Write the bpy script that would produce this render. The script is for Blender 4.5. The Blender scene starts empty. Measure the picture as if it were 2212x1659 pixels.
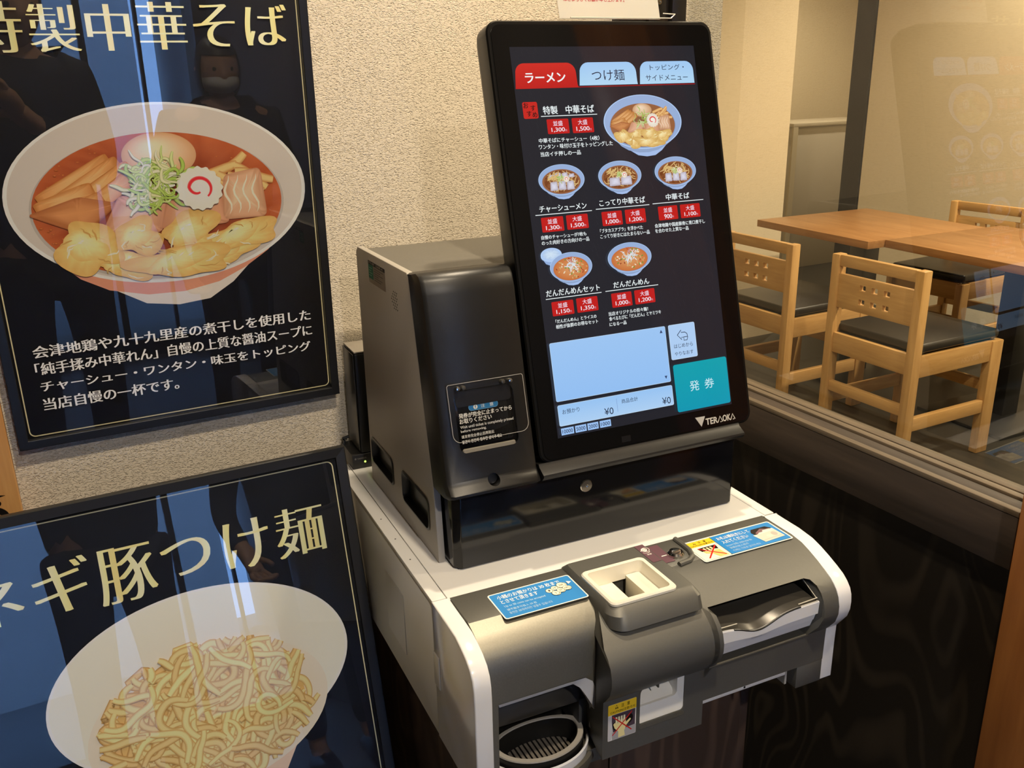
import bpy, bmesh, math, random
from mathutils import Vector, Matrix
PI = math.pi
S = bpy.context.scene
COL = S.collection
# ------------------------------------------------------------------ camera, world, exposure
EXPO = 0.0
CAMZ = 1.385
cam_d = bpy.data.cameras.new('camera'); cam = bpy.data.objects.new('camera', cam_d); COL.objects.link(cam)
RC = ((0.87782236, -0.47866853, -0.01744504), (-0.17003008, -0.27735293, -0.94560305), (0.44779199, 0.83303769, -0.32485465))
cam.matrix_world = Matrix(((RC[0][0], -RC[1][0], -RC[2][0], 0), (RC[0][1], -RC[1][1], -RC[2][1], 0), (RC[0][2], -RC[1][2], -RC[2][2], CAMZ), (0, 0, 0, 1)))
cam_d.sensor_width = 36.0; cam_d.lens = 36.0 * 1972.2055 / 2212; cam_d.clip_start = 0.01; cam_d.clip_end = 100
S.camera = cam
S.view_settings.view_transform = 'Standard'; S.view_settings.look = 'None'
S.view_settings.exposure = EXPO; S.view_settings.gamma = 1.0; S.view_settings.use_curve_mapping = False
S.cycles.use_denoising = True
S.cycles.max_bounces = 10; S.cycles.transparent_max_bounces = 24; S.cycles.glossy_bounces = 6
S.cycles.caustics_reflective = False; S.cycles.caustics_refractive = False
S.cycles.sample_clamp_indirect = 6.0
W = bpy.data.worlds.new('sky'); S.world = W; W.use_nodes = True
bg = W.node_tree.nodes['Background']; bg.inputs[0].default_value = (0.22, 0.45, 1.0, 1); bg.inputs[1].default_value = 13.0

def spot(name, loc, target, power, color, angle=150, blend=0.6, radius=0.04):
    d = bpy.data.lights.new(name, 'SPOT'); d.energy = power; d.color = color; d.spot_size = math.radians(angle); d.spot_blend = blend; d.shadow_soft_size = radius
    o = bpy.data.objects.new(name, d); COL.objects.link(o); o.location = loc
    o.rotation_euler = (Vector(target) - Vector(loc)).to_track_quat('-Z', 'Y').to_euler()
    return o
WARM = (1.0, 0.83, 0.60); WARM2 = (1.0, 0.82, 0.57)
LAMPS = [((0.86, 1.09, 2.47), 78, WARM), ((0.44, 0.20, 2.47), 76, WARM), ((0.25, -1.15, 2.47), 95, (1.0, 0.90, 0.80)),  # third lamp: unseen fill added to brighten the front faces
         ((2.1, 2.2, 2.47), 14, WARM2), ((3.4, 1.0, 2.47), 200, WARM2), ((2.2, 0.2, 2.47), 70, WARM2), ((3.95, 2.45, 2.47), 112, WARM2), ((4.9, 4.35, 2.47), 75, WARM2)]
for i, (p, e, c) in enumerate(LAMPS):
    spot('downlight', p, (p[0], p[1], 0), e, c)

# ------------------------------------------------------------------ colour and material helpers
def lin(v):
    v /= 255.0
    return v / 12.92 if v <= 0.04045 else ((v + 0.055) / 1.055) ** 2.4
def rgb(*c): return (lin(c[0]), lin(c[1]), lin(c[2]), 1.0)
class N:
    def __init__(s, name):
        s.m = bpy.data.materials.new(name); s.m.use_nodes = True; s.t = s.m.node_tree; s.t.nodes.clear()
        s.out = s.n('ShaderNodeOutputMaterial')
    def n(s, k, **kw):
        x = s.t.nodes.new(k)
        for a, b in kw.items():
            if a.startswith('i_'):
                x.inputs[a[2:].replace('_', ' ')].default_value = b
            else: setattr(x, a, b)
        return x
    def l(s, a, b): s.t.links.new(a, b)
def pbsdf(name, color, rough=0.5, metal=0.0, spec=0.5, emit=None, estr=0.0, coat=0.0, sub=0.0):
    k = N(name); b = k.n('ShaderNodeBsdfPrincipled'); k.b = b
    b.inputs['Base Color'].default_value = color; b.inputs['Roughness'].default_value = rough; b.inputs['Metallic'].default_value = metal
    b.inputs['Specular IOR Level'].default_value = spec; b.inputs['Coat Weight'].default_value = coat; b.inputs['Coat Roughness'].default_value = 0.03
    if emit: b.inputs['Emission Color'].default_value = emit; b.inputs['Emission Strength'].default_value = estr
    k.l(b.outputs[0], k.out.inputs[0]); return k
def plain(*a, **kw): return pbsdf(*a, **kw).m
def speckled(name, c1, c2, scale, rough, bump=0.0, bscale=None, spec=0.5, metal=0.0):
    k = pbsdf(name, c1, rough, metal, spec=spec); tc = k.n('ShaderNodeTexCoord')
    no = k.n('ShaderNodeTexNoise'); no.inputs['Scale'].default_value = scale; no.inputs['Detail'].default_value = 3
    k.l(tc.outputs['Object'], no.inputs['Vector'])
    mx = k.n('ShaderNodeMix', data_type='RGBA'); mx.inputs['A'].default_value = c1; mx.inputs['B'].default_value = c2
    k.l(no.outputs['Fac'], mx.inputs['Factor']); k.l(mx.outputs['Result'], k.b.inputs['Base Color'])
    if bump:
        n2 = k.n('ShaderNodeTexNoise'); n2.inputs['Scale'].default_value = bscale or scale; n2.inputs['Detail'].default_value = 2
        k.l(tc.outputs['Object'], n2.inputs['Vector'])
        bp = k.n('ShaderNodeBump'); bp.inputs['Strength'].default_value = bump; bp.inputs['Distance'].default_value = 0.001
        k.l(n2.outputs['Fac'], bp.inputs['Height']); k.l(bp.outputs[0], k.b.inputs['Normal'])
    return k.m
def wood(name, c1, c2, axis, rough=0.45, scale=1.0, swirl=0.6, spec=0.4, bump=0.1, stretch=10.0):
    k = pbsdf(name, c1, rough, spec=spec); tc = k.n('ShaderNodeTexCoord'); mp = k.n('ShaderNodeMapping')
    sc = [22 * scale] * 3; sc[axis] = 22 * scale / stretch; mp.inputs['Scale'].default_value = sc
    k.l(tc.outputs['Object'], mp.inputs['Vector'])
    no = k.n('ShaderNodeTexNoise'); no.inputs['Scale'].default_value = 1.6; no.inputs['Detail'].default_value = 6; no.inputs['Distortion'].default_value = swirl
    k.l(mp.outputs[0], no.inputs['Vector'])
    n2 = k.n('ShaderNodeTexNoise'); n2.inputs['Scale'].default_value = 9; n2.inputs['Detail'].default_value = 4
    k.l(mp.outputs[0], n2.inputs['Vector'])
    ad = k.n('ShaderNodeMath', operation='MULTIPLY_ADD'); ad.inputs[1].default_value = 0.35; k.l(n2.outputs['Fac'], ad.inputs[0]); k.l(no.outputs['Fac'], ad.inputs[2])
    rp = k.n('ShaderNodeValToRGB'); rp.color_ramp.elements[0].position = 0.45; rp.color_ramp.elements[1].position = 0.9
    rp.color_ramp.elements[0].color = c2; rp.color_ramp.elements[1].color = c1
    k.l(ad.outputs[0], rp.inputs[0]); k.l(rp.outputs[0], k.b.inputs['Base Color'])
    bp = k.n('ShaderNodeBump'); bp.inputs['Strength'].default_value = bump; bp.inputs['Distance'].default_value = 0.002
    k.l(ad.outputs[0], bp.inputs['Height']); k.l(bp.outputs[0], k.b.inputs['Normal'])
    return k.m
def plywood(name, c1, c2, axis, rough=0.5):
    k = pbsdf(name, c1, rough, spec=0.35); tc = k.n('ShaderNodeTexCoord'); mp = k.n('ShaderNodeMapping')
    sc = [5.5] * 3; sc[axis] = 1.6; mp.inputs['Scale'].default_value = sc
    k.l(tc.outputs['Object'], mp.inputs['Vector'])
    no = k.n('ShaderNodeTexNoise'); no.inputs['Scale'].default_value = 1.0; no.inputs['Detail'].default_value = 1.5; no.inputs['Distortion'].default_value = 0.8
    k.l(mp.outputs[0], no.inputs['Vector'])
    mu = k.n('ShaderNodeMath', operation='MULTIPLY'); mu.inputs[1].default_value = 75.0; k.l(no.outputs['Fac'], mu.inputs[0])
    si = k.n('ShaderNodeMath', operation='SINE'); k.l(mu.outputs[0], si.inputs[0])
    n2 = k.n('ShaderNodeTexNoise'); n2.inputs['Scale'].default_value = 2.5; k.l(mp.outputs[0], n2.inputs['Vector'])
    m3 = k.n('ShaderNodeMath', operation='MULTIPLY'); k.l(si.outputs[0], m3.inputs[0]); k.l(n2.outputs['Fac'], m3.inputs[1])
    rp = k.n('ShaderNodeValToRGB'); rp.color_ramp.elements[0].position = 0.1; rp.color_ramp.elements[1].position = 0.75
    rp.color_ramp.elements[0].color = c2; rp.color_ramp.elements[1].color = c1
    k.l(m3.outputs[0], rp.inputs[0]); k.l(rp.outputs[0], k.b.inputs['Base Color'])
    return k.m
def wallpaper(name, c1, c2, sx, sz, strength, vertical_axis=2):
    k = pbsdf(name, c1, 0.75, spec=0.2); tc = k.n('ShaderNodeTexCoord'); mp = k.n('ShaderNodeMapping')
    mp.inputs['Scale'].default_value = (sx, sx, sz); k.l(tc.outputs['Object'], mp.inputs['Vector'])
    no = k.n('ShaderNodeTexNoise'); no.inputs['Scale'].default_value = 1.0; no.inputs['Detail'].default_value = 1.5; no.inputs['Distortion'].default_value = 0.9
    k.l(mp.outputs[0], no.inputs['Vector'])
    rp = k.n('ShaderNodeValToRGB'); rp.color_ramp.elements[0].position = 0.30; rp.color_ramp.elements[1].position = 0.52
    k.l(no.outputs['Fac'], rp.inputs[0])
    mx = k.n('ShaderNodeMix', data_type='RGBA'); mx.inputs['A'].default_value = c2; mx.inputs['B'].default_value = c1
    k.l(rp.outputs[0], mx.inputs['Factor']); k.l(mx.outputs['Result'], k.b.inputs['Base Color'])
    bp = k.n('ShaderNodeBump'); bp.inputs['Strength'].default_value = strength; bp.inputs['Distance'].default_value = 0.0016
    k.l(rp.outputs[0], bp.inputs['Height']); k.l(bp.outputs[0], k.b.inputs['Normal'])
    return k.m
def thin_glass(name, tint=(0.97, 0.98, 0.97, 1), ior=1.45, rough=0.0, two=1.0):   # two: both faces of the pane mirror
    k = N(name); tr = k.n('ShaderNodeBsdfTransparent'); tr.inputs[0].default_value = tint
    gl = k.n('ShaderNodeBsdfGlossy'); gl.inputs['Roughness'].default_value = rough
    fr = k.n('ShaderNodeFresnel'); fr.inputs['IOR'].default_value = ior
    ge = k.n('ShaderNodeNewGeometry'); fr2 = k.n('ShaderNodeMath', operation='MULTIPLY')
    inv = k.n('ShaderNodeMath', operation='SUBTRACT'); inv.inputs[0].default_value = 1.0; k.l(ge.outputs['Backfacing'], inv.inputs[1])
    k.l(fr.outputs[0], fr2.inputs[0]); k.l(inv.outputs[0], fr2.inputs[1])
    f3 = k.n('ShaderNodeMath', operation='MULTIPLY'); f3.inputs[1].default_value = two; f3.use_clamp = True; k.l(fr2.outputs[0], f3.inputs[0]); fr2 = f3
    mx = k.n('ShaderNodeMixShader'); k.l(fr2.outputs[0], mx.inputs[0]); k.l(tr.outputs[0], mx.inputs[1]); k.l(gl.outputs[0], mx.inputs[2])
    k.l(mx.outputs[0], k.out.inputs[0]); return k.m
def printed(name, emissive=False, rough=0.3, spec=0.5, noise=False):
    k = pbsdf(name, (0, 0, 0, 1), rough, spec=spec); at = k.n('ShaderNodeVertexColor', layer_name='Col')
    if emissive:
        k.l(at.outputs['Color'], k.b.inputs['Emission Color']); k.b.inputs['Emission Strength'].default_value = 1.0
        k.b.inputs['Base Color'].default_value = (0.004, 0.004, 0.005, 1)
    else: k.l(at.outputs['Color'], k.b.inputs['Base Color'])
    return k.m

# ------------------------------------------------------------------ mesh helpers
class MB:
    def __init__(s): s.v = []; s.f = []; s.c = None
    def add(s, vs, fs):
        b = len(s.v); s.v += [Vector(p) for p in vs]; s.f += [[i + b for i in f] for f in fs]; return s
    def box(s, x0, x1, y0, y1, z0, z1):
        return s.add([(x0, y0, z0), (x1, y0, z0), (x1, y1, z0), (x0, y1, z0), (x0, y0, z1), (x1, y0, z1), (x1, y1, z1), (x0, y1, z1)],
                     [(3, 2, 1, 0), (4, 5, 6, 7), (0, 1, 5, 4), (1, 2, 6, 5), (2, 3, 7, 6), (3, 0, 4, 7)])
    def loft(s, rings, cap=True, closed=True):
        n = len(rings[0]); vs = [p for r in rings for p in r]; fs = []
        for i in range(len(rings) - 1):
            for j in range(n if closed else n - 1):
                a = i * n + j; b = i * n + (j + 1) % n
                fs.append((a, b, b + n, a + n))
        if cap: fs.append(tuple(range(n - 1, -1, -1))); fs.append(tuple((len(rings) - 1) * n + j for j in range(n)))
        return s.add(vs, fs)
    def prism_u(s, prof, u0, u1):   # prof in (v,h), extruded along x
        return s.loft([[(u0, p[0], p[1]) for p in prof], [(u1, p[0], p[1]) for p in prof]])
    def prism_z(s, plan, z0, z1):
        return s.loft([[(p[0], p[1], z0) for p in plan], [(p[0], p[1], z1) for p in plan]])
    def tube(s, pts, r, n=10, cap=True):
        rings = []
        for i, p in enumerate(pts):
            p = Vector(p); a = Vector(pts[max(i - 1, 0)]); b = Vector(pts[min(i + 1, len(pts) - 1)]); d = (b - a).normalized()
            up = Vector((0, 0, 1)) if abs(d.z) < 0.9 else Vector((1, 0, 0)); x = d.cross(up).normalized(); y = x.cross(d)
            rr = r[i] if isinstance(r, (list, tuple)) else r
            rings.append([p + rr * (math.cos(2 * PI * k / n) * x + math.sin(2 * PI * k / n) * y) for k in range(n)])
        return s.loft(rings, cap)
    def lathe(s, c, ax, prof, n=24):   # prof: (radius, along)
        ax = Vector(ax).normalized(); up = Vector((0, 0, 1)) if abs(ax.z) < 0.9 else Vector((1, 0, 0)); x = ax.cross(up).normalized(); y = ax.cross(x)
        return s.loft([[Vector(c) + ax * a + max(r, 1e-5) * (math.cos(2 * PI * k / n) * x + math.sin(2 * PI * k / n) * y) for k in range(n)] for r, a in prof])
    def build(s, name, mat, parent=None, org=None, bevel=0.0, seg=2, smooth=True, fix=True, ang=0.6):
        me = bpy.data.meshes.new(name); o3 = Vector(org) if org is not None else Vector((0, 0, 0))
        me.from_pydata([tuple(p - o3) for p in s.v], [], s.f); me.validate()
        if fix:
            bm = bmesh.new(); bm.from_mesh(me); bmesh.ops.recalc_face_normals(bm, faces=bm.faces)
            if bevel:
                es = [e for e in bm.edges if e.is_manifold and len(e.link_faces) == 2 and e.calc_face_angle(0) > 0.5]
                bmesh.ops.bevel(bm, geom=es, offset=bevel, segments=seg, profile=0.5, affect='EDGES', clamp_overlap=True)
            bm.to_mesh(me); bm.free()
        me.materials.append(mat); o = bpy.data.objects.new(name, me); COL.objects.link(o)
        if smooth: shade(me, ang)
        if parent: o.parent = parent
        return o
def shade(me, ang=0.6):
    for p in me.polygons: p.use_smooth = True
    try: me.set_sharp_from_angle(angle=ang)
    except Exception: pass
def tag(o, label=None, cat=None, group=None, kind=None):
    if label: o['label'] = label
    if cat: o['category'] = cat
    if group: o['group'] = group
    if kind: o['kind'] = kind
    return o
def empty(name, loc, label, cat, rz=0.0, group=None, rx=0.0):
    o = bpy.data.objects.new(name, None); COL.objects.link(o); o.location = loc; o.rotation_euler = (rx, 0, rz); o.empty_display_size = 0.1
    return tag(o, label, cat, group)
def struct(o): o['kind'] = 'structure'; return o
def realize(o):   # bake modifiers
    dg = bpy.context.evaluated_depsgraph_get(); me = bpy.data.meshes.new_from_object(o.evaluated_get(dg)); old = o.data
    o.modifiers.clear(); o.data = me; me.name = old.name
    return o
def cut(o, cutters):
    for c in cutters:
        m = o.modifiers.new('b', 'BOOLEAN'); m.object = c; m.operation = 'DIFFERENCE'; m.solver = 'EXACT'
    bpy.context.view_layer.update(); realize(o)
    for c in cutters: bpy.data.objects.remove(c)
    shade(o.data, 0.6)
    return o
def rrect(x0, x1, y0, y1, r, n=6):
    pts = []
    rr = r if isinstance(r, (list, tuple)) else [r] * 4
    for (cx, cy, a0, q) in ((x1, y1, 0, rr[0]), (x0, y1, 1, rr[1]), (x0, y0, 2, rr[2]), (x1, y0, 3, rr[3])):
        sx = -1 if cx == x1 else 1; sy = -1 if cy == y1 else 1
        for k in range(n + 1):
            a = (a0 + k / n) * PI / 2
            pts.append((cx + sx * q + q * math.cos(a), cy + sy * q + q * math.sin(a)))
    return pts

# ------------------------------------------------------------------ flat print (ink) canvas
_tc = {}
def text_geo(s, bold=0.0, res=3):
    key = (s, bold, res)
    if key in _tc: return _tc[key]
    cu = bpy.data.curves.new('t', 'FONT'); cu.body = s; cu.size = 1.0; cu.resolution_u = res; cu.offset = bold; cu.dimensions = '2D'; cu.fill_mode = 'BOTH'
    ob = bpy.data.objects.new('t', cu); COL.objects.link(ob)
    dg = bpy.context.evaluated_depsgraph_get(); me = bpy.data.meshes.new_from_object(ob.evaluated_get(dg))
    vs = [(v.co.x, v.co.y) for v in me.vertices]; fs = [tuple(p.vertices) for p in me.polygons]
    bpy.data.objects.remove(ob); bpy.data.curves.remove(cu); bpy.data.meshes.remove(me)
    _tc[key] = (vs, fs); return vs, fs
def jit(c, a, rng): 
    d = rng.uniform(-a, a); return tuple(max(0, min(255, x + d)) for x in c)
class Canvas:
    def __init__(s, O, ex, ey, n, unit=0.001, step=1e-5):
        s.O = Vector(O); s.ex = Vector(ex) * unit; s.ey = Vector(ey) * unit; s.n = Vector(n); s.z = 0.0; s.step = step
        s.v = []; s.f = []; s.c = []; s.clip = None; s.gain = 1.0
    def up(s, k=1): s.z += s.step * k
    def tri(s, pts, fs, cols):
        b = len(s.v)
        for p, c in zip(pts, cols):
            x, y = p
            if s.clip: x = min(max(x, s.clip[0]), s.clip[1]); y = min(max(y, s.clip[2]), s.clip[3])
            s.v.append(s.O + s.ex * x + s.ey * y + s.n * s.z); s.c.append(tuple(min(0.88, lin(q) * s.gain) for q in c) + (1.0,))
        s.f += [[i + b for i in f] for f in fs]
    def poly(s, pts, col, up=1):
        s.up(up); s.tri(pts, [tuple(range(len(pts)))], [col] * len(pts))
    def rect(s, x0, x1, y0, y1, col, r=0, col2=None):
        pts = rrect(x0, x1, y0, y1, r) if r else [(x0, y0), (x1, y0), (x1, y1), (x0, y1)]
        s.up(); cols = [col] * len(pts)
        if col2: cols = [tuple(a + (b - a) * (p[1] - y0) / (y1 - y0) for a, b in zip(col2, col)) for p in pts]
        s.tri(pts, [tuple(range(len(pts)))], cols)
    def frame(s, x0, x1, y0, y1, w, r, col):
        a = rrect(x0, x1, y0, y1, r); b = rrect(x0 + w, x1 - w, y0 + w, y1 - w, max(r - w, 0.1)); n = len(a); s.up()
        s.tri(a + b, [(i, (i + 1) % n, n + (i + 1) % n, n + i) for i in range(n)], [col] * (2 * n))
    def ell(s, cx, cy, a, b, c0, c1=None, n=48, rot=0.0, wob=0.0, rng=None, rings=3, noise=0, shift=(0, 0)):
        c1 = c1 or c0; s.up(); cr, sr = math.cos(rot), math.sin(rot)
        ph = [rng.uniform(0, 6.28) for _ in range(3)] if rng else [0, 0, 0]
        pts = [(cx + shift[0] * a, cy + shift[1] * b)]; cols = [c0]; fs = []
        for k in range(1, rings + 1):
            t = k / rings
            for j in range(n):
                th = 2 * PI * j / n
                w = 1 + wob * (0.5 * math.sin(2 * th + ph[0]) + 0.35 * math.sin(3 * th + ph[1]) + 0.25 * math.sin(5 * th + ph[2]))
                x = a * t * w * math.cos(th) + shift[0] * a * (1 - t); y = b * t * w * math.sin(th) + shift[1] * b * (1 - t)
                pts.append((cx + cr * x - sr * y, cy + sr * x + cr * y))
                c = tuple(p + (q - p) * t ** 1.5 for p, q in zip(c0, c1)); cols.append(jit(c, noise, rng) if noise else c)
        for j in range(n): fs.append((0, 1 + j, 1 + (j + 1) % n))
        for k in range(rings - 1):
            for j in range(n):
                A = 1 + k * n + j; B = 1 + k * n + (j + 1) % n; fs.append((A, A + n, B + n, B))
        s.tri(pts, fs, cols)
    def ring(s, cx, cy, a, b, a2, b2, col, n=64, th0=0, th1=2 * PI):
        s.up(); P = []; fs = []
        for j in range(n + 1):
            t = th0 + (th1 - th0) * j / n; P += [(cx + a * math.cos(t), cy + b * math.sin(t)), (cx + a2 * math.cos(t), cy + b2 * math.sin(t))]
        fs = [(2 * j, 2 * j + 1, 2 * j + 3, 2 * j + 2) for j in range(n)]; s.tri(P, fs, [col] * len(P))
    def strip(s, path, w, cc, ce, taper=0.0):
        s.up(); P = []; Cc = []; fs = []; n = len(path)
        for i, p in enumerate(path):
            a = path[max(i - 1, 0)]; b = path[min(i + 1, n - 1)]; dx, dy = b[0] - a[0], b[1] - a[1]; L = math.hypot(dx, dy) or 1
            nx, ny = -dy / L, dx / L; t = i / (n - 1); ww = w * (1 - taper * abs(2 * t - 1) ** 2)
            for o, c in ((-0.5, ce), (-0.18, cc), (0.22, cc), (0.5, ce)): P.append((p[0] + nx * o * ww, p[1] + ny * o * ww)); Cc.append(c)
        for i in range(n - 1):
            for k in range(3): a = 4 * i + k; fs.append((a, a + 1, a + 5, a + 4))
        s.tri(P, fs, Cc)
    def line(s, x0, y0, x1, y1, w, col): s.strip([(x0, y0), (x1, y1)], w, col, col)
    def text(s, t, x0, x1, y0, y1, col, bold=0.0, minc=0.0, col2=None, res=3, ch=None):
        vs, fs = text_geo(t, min(bold, 0.0), res); bold = max(bold, 0.0)
        if not vs: return
        s.up()
        X0 = min(v[0] for v in vs); X1 = max(v[0] for v in vs); Y0 = min(v[1] for v in vs); Y1 = max(v[1] for v in vs)
        sx = (x1 - x0) / (X1 - X0 + 2 * minc); sy = (y1 - y0) / max(Y1 - Y0, 1e-6)
        offs = [(0.0, 0.0)] if not minc else [(minc * k / 3.0, 0.0) for k in (-3, -2, -1, 0, 1, 2, 3)]
        if bold: offs = sorted(set([(o, 0.0) for o, _ in offs] + [(o * .5 + dx * bold, dy * bold) for o, _ in offs[::3] for dx, dy in ((1, 0), (-1, 0), (0, .7), (0, -.7), (.6, .5), (-.6, -.5), (.6, -.5), (-.6, .5))]))
        for o, oy in offs:
            pts = [(x0 + (v[0] - X0 + minc + o) * sx, y0 + (v[1] - Y0 + oy) * sy) for v in vs]
            cols = [col] * len(pts)
            if col2: cols = [tuple(a + (b - a) * (0.5 + 0.5 * math.sin(p[0] * 0.12)) for a, b in zip(col, col2)) for p in pts]
            s.tri(pts, fs, cols)
            if len(offs) > 1: s.z += s.step * 0.1
    def build(s, name, mat, parent=None, org=None):
        me = bpy.data.meshes.new(name); o3 = Vector(org) if org is not None else Vector((0, 0, 0))
        me.from_pydata([tuple(p - o3) for p in s.v], [], s.f)
        ca = me.color_attributes.new('Col', 'FLOAT_COLOR', 'POINT')
        for i, c in enumerate(s.c): ca.data[i].color = c
        me.materials.append(mat); o = bpy.data.objects.new(name, me); COL.objects.link(o)
        if parent: o.parent = parent
        return o
# ------------------------------------------------------------------ materials
M = dict(
    wallpaper=wallpaper('wallpaper_woven', (0.78, 0.69, 0.55, 1), (0.64, 0.555, 0.43, 1), 270, 500, 0.75),
    wall_far=wallpaper('wallpaper_fine', (0.74, 0.645, 0.47, 1), (0.70, 0.605, 0.43, 1), 40, 260, 0.08),
    facade=speckled('pale_facade', (0.52, 0.52, 0.52, 1), (0.46, 0.46, 0.47, 1), 3, 0.8),
    wallplain=plain('wall_plain_dark', (0.12, 0.10, 0.08, 1), 0.8),
    ceildark=plain('ceiling_dark_stain', (0.035, 0.026, 0.02, 1), 0.7),
    ceil=plain('ceiling_white', (0.75, 0.72, 0.66, 1), 0.8),
    ply=plywood('dark_plywood', (0.036, 0.027, 0.018, 1), (0.013, 0.010, 0.007, 1), 2),
    ply2=plywood('brown_plywood', (0.12, 0.074, 0.045, 1), (0.055, 0.034, 0.023, 1), 2),
    beam=wood('dark_beam_wood', (0.060, 0.042, 0.030, 1), (0.024, 0.017, 0.012, 1), 1, 0.55, 0.8, bump=0.25),
    bead=wood('worn_sill_wood', (0.15, 0.112, 0.072, 1), (0.075, 0.055, 0.036, 1), 1, 0.5, 1.5),
    post=wood('orange_post_wood', (0.52, 0.20, 0.048, 1), (0.36, 0.125, 0.030, 1), 2, 0.35, 0.8),
    blackpost=plain('black_stained_wood', (0.010, 0.008, 0.007, 1), 0.4),
    floor=speckled('entry_floor_tile', (0.10, 0.095, 0.085, 1), (0.07, 0.068, 0.06, 1), 8, 0.5),
    tile=speckled('dining_floor_tile', (0.040, 0.038, 0.033, 1), (0.028, 0.026, 0.023, 1), 5, 0.42),
    glass=thin_glass('window_glass', two=2.2),
    cover=thin_glass('picture_acrylic', (0.98, 0.98, 0.98, 1), 1.5, two=1.6),
    clear=thin_glass('clear_plastic', (0.93, 0.93, 0.92, 1), 1.5, 0.02),
    black=plain('black_satin', (0.008, 0.008, 0.008, 1), 0.35),
    blackgloss=plain('black_gloss', (0.003, 0.003, 0.0035, 1), 0.06, spec=0.32),
    plinthgloss=plain('black_half_gloss', (0.006, 0.006, 0.007, 1), 0.12, spec=0.5),
    coverblk=speckled('brushed_black_plastic', (0.013, 0.0125, 0.012, 1), (0.010, 0.0095, 0.009, 1), 120, 0.36, 0.05, 900, spec=0.36),
    bezel=plain('bezel_black', (0.006, 0.0058, 0.0055, 1), 0.3, spec=0.22),
    frameblk=plain('frame_black', (0.010, 0.010, 0.011, 1), 0.32),
    taupe=speckled('taupe_painted_metal', (0.40, 0.375, 0.33, 1), (0.37, 0.345, 0.30, 1), 300, 0.42, 0.04, 700),
    taupe2=speckled('grey_pebbled_top', (0.15, 0.14, 0.117, 1), (0.118, 0.110, 0.092, 1), 250, 0.45, 0.1, 500),
    white=plain('white_plastic', (0.72, 0.71, 0.68, 1), 0.35),
    whitegl=plain('white_gloss_plastic', (0.82, 0.81, 0.79, 1), 0.14),
    ivory=plain('ivory_translucent_plastic', (0.78, 0.74, 0.62, 1), 0.28),
    grey=speckled('grey_plastic', (0.135, 0.132, 0.116, 1), (0.120, 0.117, 0.102, 1), 400, 0.48, 0.05, 1500, metal=0.45),
    greymet=speckled('grey_metallic_lacquer', (0.26, 0.245, 0.20, 1), (0.20, 0.19, 0.152, 1), 500, 0.42, 0.06, 1500, metal=0.7),
    dkgrey=plain('dark_grey_plastic', (0.060, 0.060, 0.056, 1), 0.45),
    gun=plain('gunmetal_plastic', (0.06, 0.055, 0.047, 1), 0.3, 0.3),
    chrome=plain('polished_steel', (0.75, 0.72, 0.66, 1), 0.15, 1.0),
    led=plain('green_led', (0.1, 0.6, 0.05, 1), 0.4, emit=rgb(190, 255, 90), estr=3.0),
    paper=plain('white_paper', (0.85, 0.82, 0.74, 1), 0.7),
    ink=printed('printed_ink', rough=0.5, spec=0.3),
    label=printed('sticker_print', rough=0.35, spec=0.4),
    screen=printed('lit_screen', True, 0.06, 0.3),
    lampglow=plain('lamp_lens', (0.9, 0.85, 0.7, 1), 0.4, emit=(1.0, 0.8, 0.5, 1), estr=12.0),
    cx=wood('chair_oak_x', (0.66, 0.40, 0.155, 1), (0.50, 0.28, 0.095, 1), 0, 0.4),
    cy=wood('chair_oak_y', (0.66, 0.40, 0.155, 1), (0.50, 0.28, 0.095, 1), 1, 0.4),
    cz=wood('chair_oak_z', (0.66, 0.40, 0.155, 1), (0.50, 0.28, 0.095, 1), 2, 0.4),
    table=wood('table_cherry', (0.44, 0.225, 0.085, 1), (0.31, 0.145, 0.05, 1), 1, 0.3),
    vinyl=plain('black_vinyl', (0.018, 0.016, 0.014, 1), 0.36),
    plank=wood('sign_cedar', (0.66, 0.36, 0.13, 1), (0.48, 0.22, 0.07, 1), 2, 0.5),
    panelwhite=plain('pale_panel', (0.62, 0.58, 0.50, 1), 0.5),
    fabricdark=wallpaper('charcoal_fabric', (0.035, 0.033, 0.03, 1), (0.022, 0.021, 0.02, 1), 150, 300, 0.2),
    skin=plain('skin', (0.55, 0.33, 0.22, 1), 0.5, sub=0.1), hair=plain('black_hair', (0.008, 0.007, 0.006, 1), 0.5),
    coat=plain('black_coat', (0.010, 0.010, 0.012, 1), 0.8), denim=plain('dark_trousers', (0.018, 0.02, 0.03, 1), 0.8),
    mask=plain('white_mask', (0.75, 0.76, 0.78, 1), 0.8), asphalt=speckled('asphalt', (0.16, 0.17, 0.18, 1), (0.11, 0.115, 0.12, 1), 6, 0.8),
    alu=plain('dark_door_frame', (0.02, 0.02, 0.022, 1), 0.4))

# ------------------------------------------------------------------ the setting
YW = 1.334; XG = 1.048; CH = 2.5
struct(MB().box(-1.9, XG, -3.0, YW, -0.12, 0.0).build('floor', M['floor']))
struct(MB().box(XG, 6.5, -1.72, 5.6, -0.12, 0.0).build('floor_dining', M['tile']))
struct(MB().box(-1.9, XG + 0.12, -3.0, YW + 0.12, CH, CH + 0.12).build('ceiling', M['ceildark']))
struct(MB().box(XG + 0.12, 6.5, -1.72, 5.6, CH, CH + 0.12).build('ceiling_dining', M['ceil']))
struct(MB().box(-1.9, XG + 0.10, YW, YW + 0.12, 0.0, CH).build('wall_back', M['wallpaper']))
struct(MB().box(-2.02, -1.9, -3.0, YW + 0.12, 0.0, CH).build('wall_left', M['wallplain']))
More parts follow.
